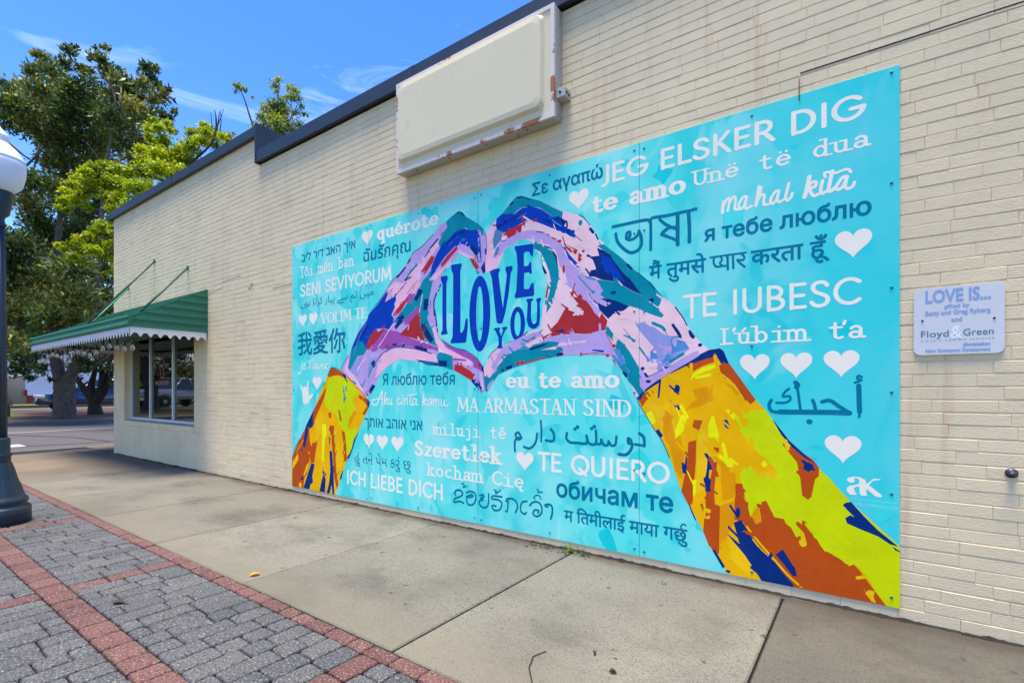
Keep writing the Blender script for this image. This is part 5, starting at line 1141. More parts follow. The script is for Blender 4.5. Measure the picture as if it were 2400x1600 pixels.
# ---- right hand
s = Paint('painted_hand', 'right painted hand in pink, lavender, navy, teal and maroon brush marks')
s.poly('lpink', 'E 850,1100 875,1050 930,940 1000,870 1080,822 1180,780 1300,710 1400,662 1505,640 1522,480 1532,380 1562,270 1590,100 D 1580,1170 1570,1050 1540,920 1510,872 1430,800 1420,740 1400,712 1280,690 1180,752 1100,800 1060,900 1010,1010 930,1055 872,1072 885,760 885,630 940,530 1000,460 1080,380 1160,270 1230,200 1290,195 1500,250 1760,370 1940,410 2050,500 2120,600 2160,680 2240,740 I 170,650 370,800 530,950 700,1080 850,1255 990,1360 1060,1460 1120,1560 L 1290,90 1420,300 1570,500 1680,582 1550,652 1400,760 1200,868 1030,972 870,1122 840,1130 750,930 640,790 560,680 440,640 E 2200,928 1850,938 1500,992 1200,1082 1020,1162 940,1282 890,1362 860,1352 850,1200')
s.poly('teal', 'D 1000,456 1080,380 1160,270 1230,200 1290,195 1500,250 1762,378 1752,445 1640,430 1500,332 1390,312 1280,332 1180,412 1050,422'); s.poly('navy', 'D 1228,205 1290,193 1400,232 1375,238 1290,208 1240,226'); s.poly('navy', 'D 1150,290 1190,255 1195,275 1165,300')
s.poly('pink', 'D 885,640 940,530 1000,460 1030,490 980,580 950,680 940,760 960,900 1010,905 1060,870 1010,1010 930,1052 872,1070')
s.poly('blue', 'D 998,456 1060,400 1200,400 1290,332 1400,312 1510,342 1640,432 1720,430 1802,480 1775,540 1905,570 1892,625 1920,660 1860,662 1700,592 1540,522 1400,472 1350,472 1240,532 1110,612 1010,602 990,540'); s.poly('navy', 'D 1690,425 1800,482 1780,530 1720,500 1670,460'); s.stroke('navy', 'D 1010,560 1150,470 1320,400', 20); s.stroke('sky', 'D 1240,450 1340,390', 10, False); s.stroke('navy', 'D 1560,470 1700,540 1840,600', 18); s.stroke('navy', 'D 1880,630 1980,712', 8, False); s.stroke('sky', 'D 1650,480 1740,540', 12, False)
s.poly('slate', 'D 985,575 1070,605 1050,700 1000,765 968,825 955,700'); s.stroke('navy', 'D 935,715 955,800', 8, False); s.stroke('navy', 'D 1080,620 1030,700', 7, False)
s.poly('lav', 'D 990,800 1030,740 1130,682 1290,602 1400,580 1550,612 1740,722 1785,850 1850,970 1960,1052 2110,1172 2222,1290 2180,1332 2312,1402 2290,1452 2200,1430 2110,1372 2030,1280 2080,1400 2200,1500 2190,1540 2000,1402 1900,1292 1820,1220 1785,1060 1725,1000 1685,832 1622,760 1480,730 1400,690 1280,690 1180,745 1100,795 1060,860 1000,915 960,900')
s.poly('slate', 'D 960,890 1000,780 1060,752 1010,850 980,890'); s.poly('red', 'D 985,870 1028,832 1000,880'); s.stroke('slate', 'D 1040,715 1100,705', 18, False)
s.poly('red', 'D 1100,612 1240,532 1372,474 1288,540 1285,602 1130,682 1110,640 1070,660'); s.dot('red', 'D 1440,474', 24, 18)
s.poly('teal', 'D 1418,718 1480,740 1622,782 1682,872 1715,1052 1712,1152 1640,1432 1570,1542 1580,1400 1630,1200 1602,1062 1560,952 1502,832 1430,802'); s.poly('navy', 'D 1625,790 1690,880 1705,1010 1670,900 1640,840'); s.stroke('navy', 'D 1490,745 1560,770 1620,785', 9)
s.poly('white', 'D 1515,878 1552,930 1592,1090 1560,1092 1530,980'); s.poly('navy', 'D 1520,960 1582,1080 1552,1092 1530,1040'); s.stroke('navy', 'D 1512,870 1525,960', 6, False); s.stroke('teal', 'D 1530,930 1560,945', 8, False)
s.poly('red', 'D 1586,1180 1596,1250 1576,1378 1560,1352'); s.poly('sky', 'D 1555,1385 1585,1390 1580,1440 1552,1440')
s.poly('blue', 'D 1738,762 1800,798 1832,862 1952,990 1936,1022 1822,912 1792,822'); s.poly('red', 'D 1760,732 1932,812 1912,862 1832,832'); s.stroke('lpink', 'D 1800,762 1890,815', 10, False); s.dot('red', 'D 1720,712', 24, 18); s.poly('red', 'D 1940,842 1982,872 1962,905 1985,920 1950,950 1932,935'); s.dot('red', 'D 1770,1033', 15, 48); s.stroke('red', 'D 1665,682 1690,690', 9, False)
for d in ('D 1460,602 1540,612', 'D 1580,634 1602,642'): s.stroke('navy', d, 12, False)
s.stroke('navy', 'D 1945,412 2000,440 2070,530', 8); s.stroke('navy', 'D 2075,570 2108,610', 34, False); s.stroke('navy', 'D 2135,630 2165,690', 18, False); s.dot('teal', 'D 1962,500', 22, 34); s.dot('navy', 'D 1995,826', 16, 12)
s.poly('navy', 'I 95,690 170,720 240,770 310,860 380,960 500,1080 612,1235 480,1172 330,1082 150,1055 60,1020 0,1020 20,950 85,935 60,860 30,790 120,780'); s.poly('blue', 'I 130,740 240,800 340,950 420,1090 320,1060 180,960'); s.stroke('navy', 'D 2040,860 2120,930', 14, False)
s.poly('teal', 'I 95,665 170,650 370,800 530,950 700,1080 852,1255 800,1372 872,1470 832,1492 690,1442 560,1382 450,1352 300,1302 200,1272 130,1232 155,1182 70,1052 150,1058 330,1085 480,1175 615,1240 500,1080 380,960 310,860 240,770 170,720'); s.poly('sky', 'I 0,1030 70,1050 160,1150 150,1195 90,1120')
s.poly('navy', 'I 205,1262 300,1302 462,1358 380,1412 350,1472 322,1400 300,1440 222,1502 150,1432 110,1330 190,1372 255,1322'); s.stroke('navy', 'I 445,885 490,930', 30, False); s.dot('navy', 'I 282,1202', 30, 22); s.dot('navy', 'I 720,1292', 26); s.stroke('white', 'I 695,1305 800,1380', 8, False); s.stroke('navy', 'I 560,970 700,1090', 8, False); s.stroke('navy', 'I 700,1085 760,1160', 14, False)
s.poly('lav', 'I 60,1055 165,1182 125,1232 258,1322 212,1372 100,1302 20,1200 0,1160 0,1050'); s.stroke('teal', 'D 1935,1110 2040,1230 2115,1305', 14); s.dot('teal', 'D 2110,1295', 18)
s.stroke('navy', 'I 0,1215 40,1280 90,1330', 10); s.poly('navy', 'L 330,0 390,50 420,130 520,230 560,150 640,195 620,120 690,140 758,85 600,20 500,0'); s.poly('lav', 'L 300,0 420,0 550,50 500,92 420,60 360,20'); s.poly('lav', 'L 240,0 320,10 410,150 412,222 350,170 300,80')
s.poly('lpink', 'L 520,235 600,150 650,205 760,90 960,160 1120,222 1160,190 1100,130 1130,0 1290,90 1420,300 1570,500 1660,580 1540,640 1440,540 1340,420 1250,430 1180,420 1050,330 900,270 840,300 900,390 1040,560 1000,650 960,760 880,740 760,600 680,500 560,400')
s.poly('maroon', 'E 1800,383 1920,470 1990,482 2002,440 1912,322 1840,225 1892,198 1930,260 1962,240 2082,380 2122,452 2182,512 2205,455 2272,545 2250,652 2190,662 2130,702 1900,692 1700,712 1530,752 1535,728 1640,680 1612,650 1700,562')
s.poly('lpink', 'E 1885,225 1930,280 1880,270'); s.poly('lpink', 'E 1890,455 1930,435 1955,480 1930,490'); s.stroke('lpink', 'E 1700,530 1780,400', 8, False); s.dot('navy', 'E 1745,662', 34, 18); s.poly('lpink', 'E 1560,735 1625,708 1600,735')
s.poly('lav', 'E 1540,752 1700,715 1900,702 2130,705 2205,658 2255,682 2345,840 2352,960 2200,928 1850,938 1780,942 1782,870 1600,832 1500,802'); s.stroke('lpink', 'E 1670,825 1850,800 2030,785', 22); s.stroke('peri', 'E 1700,760 1900,730 2150,740', 14); s.stroke('sky', 'E 1900,890 2250,860', 8, False)
s.poly('lav', 'E 1075,842 1300,722 1500,662 1525,720 1380,792 1250,872 1120,932 1050,982 960,1132 945,1060 1000,960'); s.poly('sky', 'E 1190,900 1330,830 1380,860 1240,920')
s.poly('teal', 'E 1362,872 1420,820 1600,780 1722,790 1700,832 1500,882 1782,868 1780,942 1500,992 1200,1082 1020,1162 940,1282 890,1362 858,1342 862,1180 930,1192 1000,1080 1130,932 1250,880')
s.poly('navy', 'E 1362,868 1480,830 1590,800 1560,830 1400,885'); s.stroke('navy', 'E 1690,862 1880,862', 16, False)
s.poly('pink', 'E 862,1100 900,1000 960,900 1050,872 1000,980 940,1060 970,1130 920,1200 885,1190'); s.poly('lav', 'E 940,1160 1010,1080 1000,1120 960,1160'); s.poly('lav', 'E 890,1330 900,1280 960,1220 970,1230 910,1330')
s.stroke('red', 'E 1225,1045 1290,1025 1360,1025 1440,1000 1550,970', 16); 
for d in ('E 1240,1020 1240,1050', 'E 1290,1010 1295,1040'): s.stroke('red', d, 30, False)
s.poly('navy', 'E 1105,1075 1180,1052 1172,1095 1112,1105'); s.poly('navy', 'E 1690,920 1782,905 1780,942 1690,957'); s.poly('blue', 'E 2098,870 2232,880 2222,912 2100,897'); s.stroke('red', 'E 1965,932 2120,920 2200,925 2285,945', 10); s.stroke('red', 'E 1965,915 1965,942', 20, False)
for d in ('E 1350,780 1440,725 1525,650', 'E 1365,770 1440,745'): s.stroke('teal', d, 14)
s.stroke('navy', 'E 1310,715 1355,675', 12, False); s.stroke('navy', 'E 900,980 950,910 1000,870', 8); s.stroke('teal', 'E 1075,822 1190,775', 8, False); s.dot('navy', 'E 1068,1112', 14)
s.poly('peri', 'L 835,300 900,268 1050,330 1180,420 1240,430 1340,420 1452,570 1352,650 1200,780 1100,832 1000,702 1000,600 1045,560 900,392'); s.poly('sky', 'L 1240,440 1340,420 1452,570 1272,622 1220,700 1120,760 1250,540'); s.poly('sky', 'L 1060,600 1000,610 1010,700 1090,690'); s.poly('lav', 'L 1160,560 1250,540 1240,620 1150,640')
s.poly('teal', 'L 615,482 640,470 690,510 760,600 872,790 882,1000 925,1058 870,1112 760,932 640,782 720,742 690,660 600,562'); s.poly('sky', 'L 570,570 650,580 720,740 640,780 560,660'); s.stroke('sky', 'L 660,700 760,840', 12, False)
s.poly('lav', 'L 0,420 300,400 440,360 500,440 570,560 640,702 580,642 440,640 300,642 0,642'); s.stroke('lpink', 'L 0,525 150,500 262,488', 20); s.poly('blue', 'L 335,580 470,590 462,618 335,602'); s.stroke('red', 'L 195,640 350,625 440,630 520,652', 10); s.stroke('red', 'L 205,622 205,648', 22, False); s.dot('red', 'L 510,650', 18)
s.poly('teal', 'L 510,310 582,410 555,472 490,382'); s.stroke('red', 'L 490,390 530,470 580,550', 9); s.dot('red', 'L 582,540', 20); s.poly('maroon', 'L 560,690 590,705 610,775')
s.poly('lav', 'L 880,792 940,840 1000,882 1180,802 1400,662 1545,592 1565,652 1400,752 1200,865 1030,972 922,1055 882,990')
s.stroke('teal', 'L 1030,280 1130,322 1165,360', 36); s.stroke('teal', 'L 1160,345 1200,432', 10, False); s.stroke('navy', 'L 1260,300 1345,430', 34, False); s.poly('navy', 'L 1435,375 1455,352 1518,435 1490,465 1455,430'); s.dot('navy', 'L 1572,530', 20); s.stroke('navy', 'L 1290,98 1370,210 1420,302', 14)
s.stroke('navy', 'L 695,345 755,420', 6, False); s.stroke('teal', 'L 755,425 812,492', 20, False); s.stroke('teal', 'L 872,560 930,640 982,712', 16); s.stroke('teal', 'L 880,552 950,650', 10, False); s.stroke('teal', 'L 970,690 970,722', 16, False); s.stroke('teal', 'L 1225,718 1378,632', 34, False)
s.poly('navy', 'L 1155,765 1195,740 1212,785 1180,805'); s.dot('navy', 'L 913,800', 20); s.poly('navy', 'L 925,855 950,848 985,895 970,905 945,895'); s.stroke('navy', 'L 975,898 1180,792', 7, False); s.dot('navy', 'L 978,945', 26, 22)
s.poly('lpink', 'L 1030,690 1112,702 1075,800 998,795'); s.dot('lpink', 'L 1242,372', 20, 26); s.dot('lav', 'L 1280,500', 24, 55); s.dot('lpink', 'L 1055,610', 16); s.poly('navy', 'L 680,850 712,830 738,875 712,890'); s.poly('navy', 'L 745,920 770,910 775,945 755,950')
s.dabs(260, lambda p: 135, 22, (.02, .08), (.005, .014), 4)
s.done()

# ---- lettering
CNT = [0]
def word(txt, vt, m, label=None, y=None):
    CNT[0] += 1; return flat(vt, (y or MY + .00036) + CNT[0] * .000001, 'lettering', m, mur, label or 'painted words ' + txt)
WH, INK = M['p_white'], M['p_ink']
def sans(t, Lp, Rp, Tp, Bp, w=.24): word(t, fit(latin(t, w, w, w, space=.62, track=.06), Lp, Rp, Tp, Bp), WH)
def typew(t, Lp, Rp, Tp, Bp): word(t, fit(latin(t, .22, .22, .19, 1.25, .15, mono=1.22, space=1.22), Lp, Rp, Tp, Bp), WH)
def slab(t, Lp, Rp, Tp, Bp, space=.8): word(t, fit(latin(t, .36, .2, .22, .62, .16, track=.14, space=space), Lp, Rp, Tp, Bp), WH)
def didone(t, Lp, Rp, Tp, Bp): word(t, fit(latin(t, .25, .12, .11, .9, .08, track=.1, space=.55), Lp, Rp, Tp, Bp), WH)
def noto(t, Lp, Rp, Tp, Bp, m=None, label=None, grow=0.0):
    lp = font_loops(t)
    if grow:                                 # brush weight: run a small pen round every outline
        ps = []
        for l_ in lp: ps += pen(l_ + [l_[0]], grow, grow, 6)
        v0, t0 = fill(lp); tri = [[v0[i] for i in q] for q in t0]
        tri = [q if (q[1][0] - q[0][0]) * (q[2][1] - q[0][1]) - (q[1][1] - q[0][1]) * (q[2][0] - q[0][0]) > 0 else q[::-1] for q in tri]
        vt = union(ps + tri)
    else: vt = fill(lp)
    word(t, fit(vt, Lp, Rp, Tp, Bp), m or INK, label)
def traced(label, m, *strokes):
    ps = []
    for st in strokes:
        d, w_ = st[0], st[1]; sm = st[2] if len(st) > 2 else True
        P = pp(d); P = catmull(P, 4) if sm and len(P) > 2 else P; k = w_ * scale_at(d); ps += pen(P, k, k, 10)
    word(label, union(ps), m, label)
def heart(Lp, Rp, Tp, Bp):
    P = []
    for k in range(40):
        t = 2 * math.pi * k / 40; P.append((16 * math.sin(t) ** 3, 13 * math.cos(t) - 5 * math.cos(2 * t) - 2 * math.cos(3 * t) - math.cos(4 * t)))
    CNT[0] += 1; flat(fit(fill([P]), Lp, Rp, Tp, Bp), MY + .0004, 'heart', WH, mur)
slab('quérote', 'A 1252,400', 'A 2062,190', 'A 1905,112', 'A 1330,508')
noto('ביל ריד באה ךיא', 'A 262,700', 'A 972,510', 'A 375,600', 'A 858,635', label='dark teal Hebrew script phrase at upper left', grow=.03)
typew('Tôi mến bạn', 'A 240,880', 'A 958,770', 'A 590,705', 'A 834,858')
noto('ฉันรักคุณ', 'A 1075,700', 'A 1695,580', 'A 1320,512', 'A 1522,710', label='dark teal Thai script phrase', grow=.03)
sans('SENI SEVIYORUM', 'A 246,1120', 'A 1442,880', 'A 1420,795', 'A 270,1212')
noto('ﮞﻮﮨ ﺎﺗﺮﻛ ﺭﺎﻴﭘ ﮯﺳ ﻢﺗ ﮟﻴﻣ', 'A 253,1310', 'A 1208,1160', 'A 1000,1115', 'A 340,1376', label='thin dark teal Urdu script phrase')
didone('VOLIM TE', 'A 505,1480', 'A 1112,1440', 'A 1070,1342', 'B 540,106')
noto('我愛你', 'B 213,330', 'B 838,300', 'B 690,160', 'B 250,524', label='three dark teal Chinese characters', grow=.035)
noto('Я люблю тебя', 'B 1328,860', 'B 2274,830', 'B 2150,732', 'B 1550,910', grow=.025)
noto('ךתוא בהוא ינא', 'C 1086,120', 'C 1848,200', 'C 1160,108', 'C 1130,266', label='dark teal Hebrew script phrase beside the left sleeve', grow=.03)
typew('miluji tě', 'C 1970,260', 'F 722,600', 'F 690,512', 'F 330,662')
slab('Szeretlek', 'C 1745,500', 'F 692,890', 'F 408,700', 'F 672,912')
sans('TE QUIERO', 'F 1043,790', 'M 638,710', 'F 1200,782', 'F 1550,1032')
typew('kocham Cię', 'C 1892,770', 'F 903,1080', 'C 1915,686', 'F 860,1182')
sans('ICH LIEBE DICH', 'C 862,870', 'C 2116,1080', 'C 875,782', 'C 2095,1192')
didone('MA ARMASTAN SIND', 'F 212,300', 'F 2002,320', 'F 250,222', 'F 1900,424')
slab('eu te amo', 'F 722,60', 'F 1882,60', 'E 1520,1142', 'F 760,132')
noto('обичам те', 'F 1236,1180', 'M 676,1100', 'F 1470,1074', 'M 600,1184', grow=.05)
noto('Σε αγαπώ', 'G 78,1110', 'G 845,910', 'G 775,855', 'G 430,1150', grow=.05)
sans('JEG ELSKER DIG', 'G 826,1070', 'H 1894,520', 'H 1780,366', 'G 860,1098')
slab('te amo', 'G 722,1290', 'G 1742,1110', 'G 772,1202', 'G 780,1384')
typew('Unë të dua', 'G 1792,960', 'H 1948,920', 'H 1455,845', 'G 1850,1092')
noto('я тебе люблю', 'I 1325,560', 'J 1778,240', 'J 1290,172', 'I 1345,624', grow=.055)
sans('TE IUBESC', 'I 1080,1250', 'J 1664,1180', 'J 1540,1018', 'I 1170,1500', .21)
typew("Ľúbim ťa", 'K 30,560', 'K 1718,500', 'K 430,404', 'K 60,632')
noto('मैं तुमसे', 'I 692,920', 'I 1348,800', 'I 1245,752', 'I 970,1084', label='dark teal Hindi script words at the start of the line under the Bengali word', grow=.04)
noto('करता हूँ', 'J 392,740', 'J 1294,600', 'J 1270,522', 'J 1150,868', label='dark teal Hindi script words at the end of the line beside a white heart', grow=.04)
traced('dark teal Hindi script word in the middle of its line', INK, ('I 1395,802 1600,772 1805,745', 22), ('I 1438,800 1434,860 1465,905 1530,900', 24), ('I 1512,785 1530,830 1505,865 1545,898 1595,888', 22), ('I 1592,775 1597,935', 28), ('I 1655,768 1660,922', 28), ('I 1740,752 1785,790 1770,830 1705,832 1790,908', 24))
noto('म ितमीलाई माया गछु', 'F 1316,1420', 'M 840,1385', 'F 1500,1352', 'M 770,1568', label='dark teal Nepali script phrase along the bottom edge', grow=.04)
traced('dark teal stroke above the last Nepali letter', INK, ('M 770,1372 765,1335 790,1310 820,1325', 18))
noto('હું તને પેમ કરું છુ', 'C 958,640', 'C 1698,720', 'C 995,542', 'C 1640,832', label='thin dark teal Gujarati script phrase')
traced('dark teal Bengali word in large brush letters', INK, ('I 275,450 500,400 660,370 700,385', 36), ('I 705,390 712,450 710,710', 38), ('I 710,375 735,345 900,320 1100,275 1170,262 1200,250 1232,245', 36), ('I 310,530 330,620 400,700 480,745 560,720 605,650 600,560 575,500', 38), ('I 435,530 430,575 470,600 540,570 580,500', 34), ('I 440,520 470,510 470,560 430,580', 40), ('I 1020,300 1020,650', 48), ('I 815,365 880,420 980,465 1010,470', 34), ('I 1000,450 900,470 835,530 870,550 1000,600 1030,650', 34), ('I 900,480 850,530 900,555', 30), ('I 1145,285 1155,450 1155,620', 44))
traced('dark blue Arabic word in large brush letters', INK, ('K 625,1262 600,1310 615,1370 660,1395 760,1400', 38), ('K 720,1395 1000,1398 1300,1400 1520,1408', 56, False), ('K 1520,1405 1400,1330 1300,1265 1210,1280', 44), ('K 905,1060 930,1150 960,1370', 30), ('K 905,1060 930,1085 915,1110', 52), ('K 685,1290 780,1290 840,1260 835,1215 760,1220 780,1170 828,1130', 26), ('K 1100,1260 1120,1310 1135,1380', 36), ('K 1062,1508 1066,1508', 60, False), ('K 1630,1095 1635,1300 1640,1390', 52, False), ('K 1640,1380 1634,1455', 26, False), ('K 1665,995 1625,980 1615,1015 1660,1030 1585,1060', 26))
traced('dark teal Persian phrase in brush letters', INK, ('F 2085,590 2130,630 2135,715', 34), ('F 2135,715 2040,700', 28), ('F 2000,660 1970,640 1975,690 2010,690 2000,750 1950,805 1875,800', 32), ('F 1850,620 1840,700 1800,712 1770,670 1765,705 1720,705 1695,650 1690,695 1640,695', 28), ('F 1640,560 1640,690 1570,690 1545,610 1545,690 1450,685 1380,680 1340,640 1345,585', 30), ('F 1622,520 1626,520', 40), ('F 1595,540 1598,540', 36), ('F 1450,525 1454,525', 40), ('F 1425,545 1428,545', 36), ('F 1180,545 1210,590 1205,665 1130,660', 28), ('F 1078,460 1085,560 1082,670', 24), ('F 1040,590 1025,680 970,740 905,725', 26), ('F 880,630 850,580 820,600 845,650 880,635 830,640 812,690 815,770', 26))
traced('dark teal Lao script phrase', INK, ('F 195,1200 215,1170 260,1170 280,1210 250,1235 200,1255 195,1290 250,1280 290,1300', 20), ('F 205,1205 210,1225', 16), ('F 270,1105 290,1098 295,1120 285,1138 325,1125', 14), ('F 320,1230 350,1240 385,1230 375,1215 345,1220 320,1260 340,1315 390,1310 415,1250 400,1195 350,1180 320,1195', 20), ('F 455,1220 490,1215 495,1235 465,1250 490,1265 450,1280 470,1335 525,1340 545,1290 545,1205', 20), ('F 600,1165 625,1175 615,1190 625,1200 665,1170', 15), ('F 680,1235 640,1230 590,1225 580,1255 640,1265 680,1300 660,1365 600,1370 580,1325 620,1330', 20), ('F 725,1265 745,1255 740,1290 720,1275', 16), ('F 745,1290 735,1380 720,1380', 18), ('F 735,1255 790,1255 830,1290 840,1340 820,1395', 20), ('F 935,1280 890,1290 870,1340 880,1390 915,1410 930,1395', 20), ('F 1005,1245 1030,1220 1065,1225 1080,1260', 14), ('F 1010,1250 1020,1262', 12), ('F 1040,1160 1055,1165 1050,1190 1095,1185', 14), ('F 965,1325 1000,1290 1050,1290 1085,1330 1085,1400 1040,1435 1000,1410 1015,1370 1055,1375 1050,1400', 20), ('F 1130,1320 1150,1320 1150,1340 1125,1335', 14), ('F 1120,1320 1150,1310 1190,1330 1195,1400 1180,1460', 22))
# brush script
traced('painted words mahal kita', WH, ('J 78,165 70,220 65,285', 38), ('J 75,220 110,140 140,125 140,190 125,265', 30), ('J 140,190 180,115 215,115 210,190 210,245 240,250', 30), ('J 345,105 300,110 255,190 265,245 310,215 340,130', 32), ('J 345,105 325,200 340,240 400,210', 30), ('H 752,1385 720,1500', 40), ('J 485,-10 470,100 450,205', 38), ('J 460,170 505,90 545,85 540,150 540,195 590,190', 30), ('J 715,35 670,50 620,130 630,185 680,150 710,60', 32), ('J 715,35 695,130 715,165 760,140', 30), ('J 828,-50 800,60 790,125 815,145 850,110 868,65', 34),
       ('H 1278,1265 1255,1380 1225,1485', 44), ('H 1245,1400 1300,1330 1350,1325 1335,1375 1280,1395 1320,1470 1370,1455', 34), ('H 1420,1310 1400,1400 1410,1445 1460,1425', 36), ('H 1525,1205 1500,1320 1485,1410 1510,1420 1560,1380', 38), ('H 1450,1270 1440,1230 1480,1215 1560,1225 1640,1195 1700,1185 1725,1215', 28), ('H 1680,1260 1630,1280 1570,1370 1590,1405 1640,1370 1685,1270', 34), ('H 1690,1265 1665,1360 1690,1395 1745,1370 1765,1325', 32))
traced("painted words je t'aime", WH, ('B 265,630 258,700 250,750 225,765 222,740', 14), ('B 268,595 268,598', 16), ('B 280,690 310,650 315,625 290,630 278,680 300,705 330,680', 12), ('B 375,590 365,650 360,695', 16), ('B 342,605 380,590 420,570', 12), ('B 405,580 420,590', 10), ('B 450,620 425,640 415,680 435,690 455,640 455,685 475,690', 13), ('B 478,640 478,690 495,690', 12), ('B 505,640 502,690', 12), ('B 505,665 525,635 530,690', 12), ('B 530,660 550,635 555,690 575,680', 12), ('B 580,670 605,645 605,625 585,635 580,675 600,690 622,665', 12))
traced('painted words Aku cinta kamu', WH, ('B 1225,1100 1190,1110 1195,1160 1250,1160 1290,1060 1320,985', 20), ('B 1320,985 1320,1080 1325,1165', 20), ('B 1240,1090 1330,1085', 16), ('B 1365,1000 1355,1080 1350,1160', 18), ('B 1355,1120 1390,1075 1385,1105 1360,1120 1395,1160', 14), ('B 1415,1085 1408,1150 1435,1150 1445,1085 1440,1160 1460,1150', 15), ('B 1545,1080 1520,1100 1515,1150 1545,1160 1565,1140', 16), ('B 1585,1075 1578,1160', 16), ('B 1590,1040 1590,1042', 16), ('B 1615,1080 1612,1165', 15), ('B 1615,1120 1650,1075 1650,1165', 15), ('B 1700,1030 1690,1100 1695,1165 1715,1160', 17), ('B 1650,1045 1690,1030 1730,1035 1775,1020', 14), ('B 1770,1090 1735,1090 1720,1150 1745,1165 1770,1100 1768,1165 1790,1160', 15), ('B 1868,1020 1860,1100 1850,1175', 19), ('B 1858,1130 1895,1080 1890,1110 1865,1130 1905,1175', 15), ('B 1970,1090 1930,1100 1920,1160 1945,1172 1968,1105 1965,1172', 15), ('B 1995,1090 1990,1175', 15), ('B 1995,1130 2025,1090 2028,1175', 14), ('B 2028,1130 2060,1090 2065,1178', 14), ('B 2100,1090 2092,1165 2120,1172 2140,1095 2140,1178 2190,1165', 15))
# the blue words inside the heart
lv = Paint('lettering', 'tall blue painted words I LOVE YOU inside the hand heart')
for d in ('E 357,52 372,36 432,28 440,58 424,110 422,400 426,640 438,698 364,710 360,688 378,650 376,400 378,130 364,90', 'D 476,1002 482,984 596,964 600,990 582,1060 585,1500 E 583,678 600,686 625,640 640,550 652,514 668,528 668,620 652,780 640,798 474,806 472,780 494,730 500,400 500,110 D 500,1090 482,1050',
          'D 918,1055 925,1044 1032,1022 1040,1040 1020,1085 1040,1250 1072,1482 1095,1280 1118,1095 1100,1040 1105,1004 1182,994 1182,1035 1162,1075 1140,1300 E 1100,450 1066,572 1050,580 1012,577 998,555 980,400 945,60',
          'D 1204,792 1212,770 1412,740 1424,760 1420,870 1404,892 1390,872 1372,832 1330,832 1312,852 1314,1000 1362,992 1380,948 1396,952 1406,1080 1390,1088 1368,1068 1318,1076 1312,1240 1322,1262 1370,1258 1402,1190 1426,1192 1432,1318 1420,1340 1216,1366 1204,1344 1226,1280 1240,1000 1226,840',
          'E 966,642 975,630 1036,624 1042,640 1028,658 1054,722 1076,650 1058,634 1062,620 1120,614 1122,632 1100,655 1060,742 1062,830 1076,850 1070,866 1004,866 1004,850 1022,825 1022,742 985,662',
          'E 1338,310 1346,297 1418,289 1420,306 1396,330 1394,500 1408,572 1430,586 1455,566 1462,500 1466,340 1454,316 1460,290 1510,281 1512,300 1496,340 1498,500 1490,592 1455,632 1410,642 1365,612 1346,540 1356,340'): lv.poly('blue', d)
def ringl(cx, cy, rx, ry, ix, iy, p=2.0):
    c = pp('E %g,%g' % (cx, cy))[0]; k = scale_at('E %g,%g' % (cx, cy)); sx = (pp('E %g,%g' % (cx + 100, cy))[0][0] - c[0]) / 100
    o_ = [(c[0] + rx * sx * math.cos(a * math.pi / 18), c[1] + ry * k * math.sin(a * math.pi / 18)) for a in range(36)]; i_ = [(c[0] + ix * sx * math.cos(-a * math.pi / 18), c[1] + iy * k * math.sin(-a * math.pi / 18)) for a in range(36)]
    lv.shape('blue', fill([o_, i_]))
ringl(805, 465, 122, 435, 40, 315); ringl(1240, 582, 86, 198, 36, 140)
lv.done()
HEARTS = [('A 1053,420', 'A 1195,380', 'A 1150,330', 'A 1118,532'), ('A 228,1490', 'A 332,1480', 'A 285,1438', 'B 283,148'), ('A 361,1470', 'A 473,1460', 'A 425,1413', 'B 418,132'), ('B 408,860', 'B 524,855', 'B 465,797', 'B 463,977'), ('C 1077,390', 'C 1214,385', 'C 1145,316', 'C 1147,512'), ('C 1249,410', 'C 1395,405', 'C 1325,335', 'C 1320,533'), ('C 1442,430', 'C 1598,425', 'C 1525,352', 'C 1522,557'),
          ('F 828,850', 'F 1004,850', 'F 915,781', 'F 918,972'), ('G 476,1210', 'G 693,1180', 'G 590,1130', 'G 588,1344'), ('J 1356,610', 'J 1786,590', 'J 1590,482', 'J 1568,810'), ('K 267,830', 'K 609,815', 'K 450,735', 'K 433,1027'), ('K 730,800', 'K 1099,790', 'K 920,716', 'K 908,1013'), ('K 1226,800', 'K 1641,785', 'K 1450,690', 'K 1440,1002'), ('N 1239,400', 'N 1663,400', 'N 1450,295', 'N 1452,617')]
for h in HEARTS: heart(*h)
flat(fill([pp('B 243,898 258,905 272,940 286,948 290,925 303,922 308,935 320,922 332,930 338,900 342,855 352,850 356,870 352,960 358,1055 400,1020 420,1032 400,1060 372,1100 345,1152 298,1160 282,1138 270,1000')]), MY + .0004, 'hand_sign', WH, mur, 'small white hand sign painted beside a heart')
# signature block
sig = Paint('signature', 'white artist monogram and faint web address low on the right edge')
sig.poly('white', 'N 1640,845 1632,800 1600,782 1575,790 1588,810 1575,830 1545,838 1510,825 1492,800 1510,778 1560,766 1640,772 1700,800 1722,850 1790,800 1798,788 1885,795 1870,805 1800,812 1745,862 1890,975 1897,992 1885,1003 1848,998 1820,992 1720,905 1718,960 1728,985 1660,985 1642,960 1636,880 1590,885 1575,905 1590,950 1612,965 1590,978 1530,972 1495,935 1492,900 1520,872 1580,862')
def sigtext(t, Lp, Rp, Tp, Bp): sig.shape('faint', fit(fill(font_loops(t)), Lp, Rp, Tp, Bp))
sigtext('@aprilhenryking', 'N 1535,1020', 'N 2075,1060', 'N 1545,1002', 'N 2050,1088'); sigtext('APRILHENRYKING.COM', 'N 1578,1080', 'N 2085,1130', 'N 1600,1062', 'N 2060,1152')
sig.done()
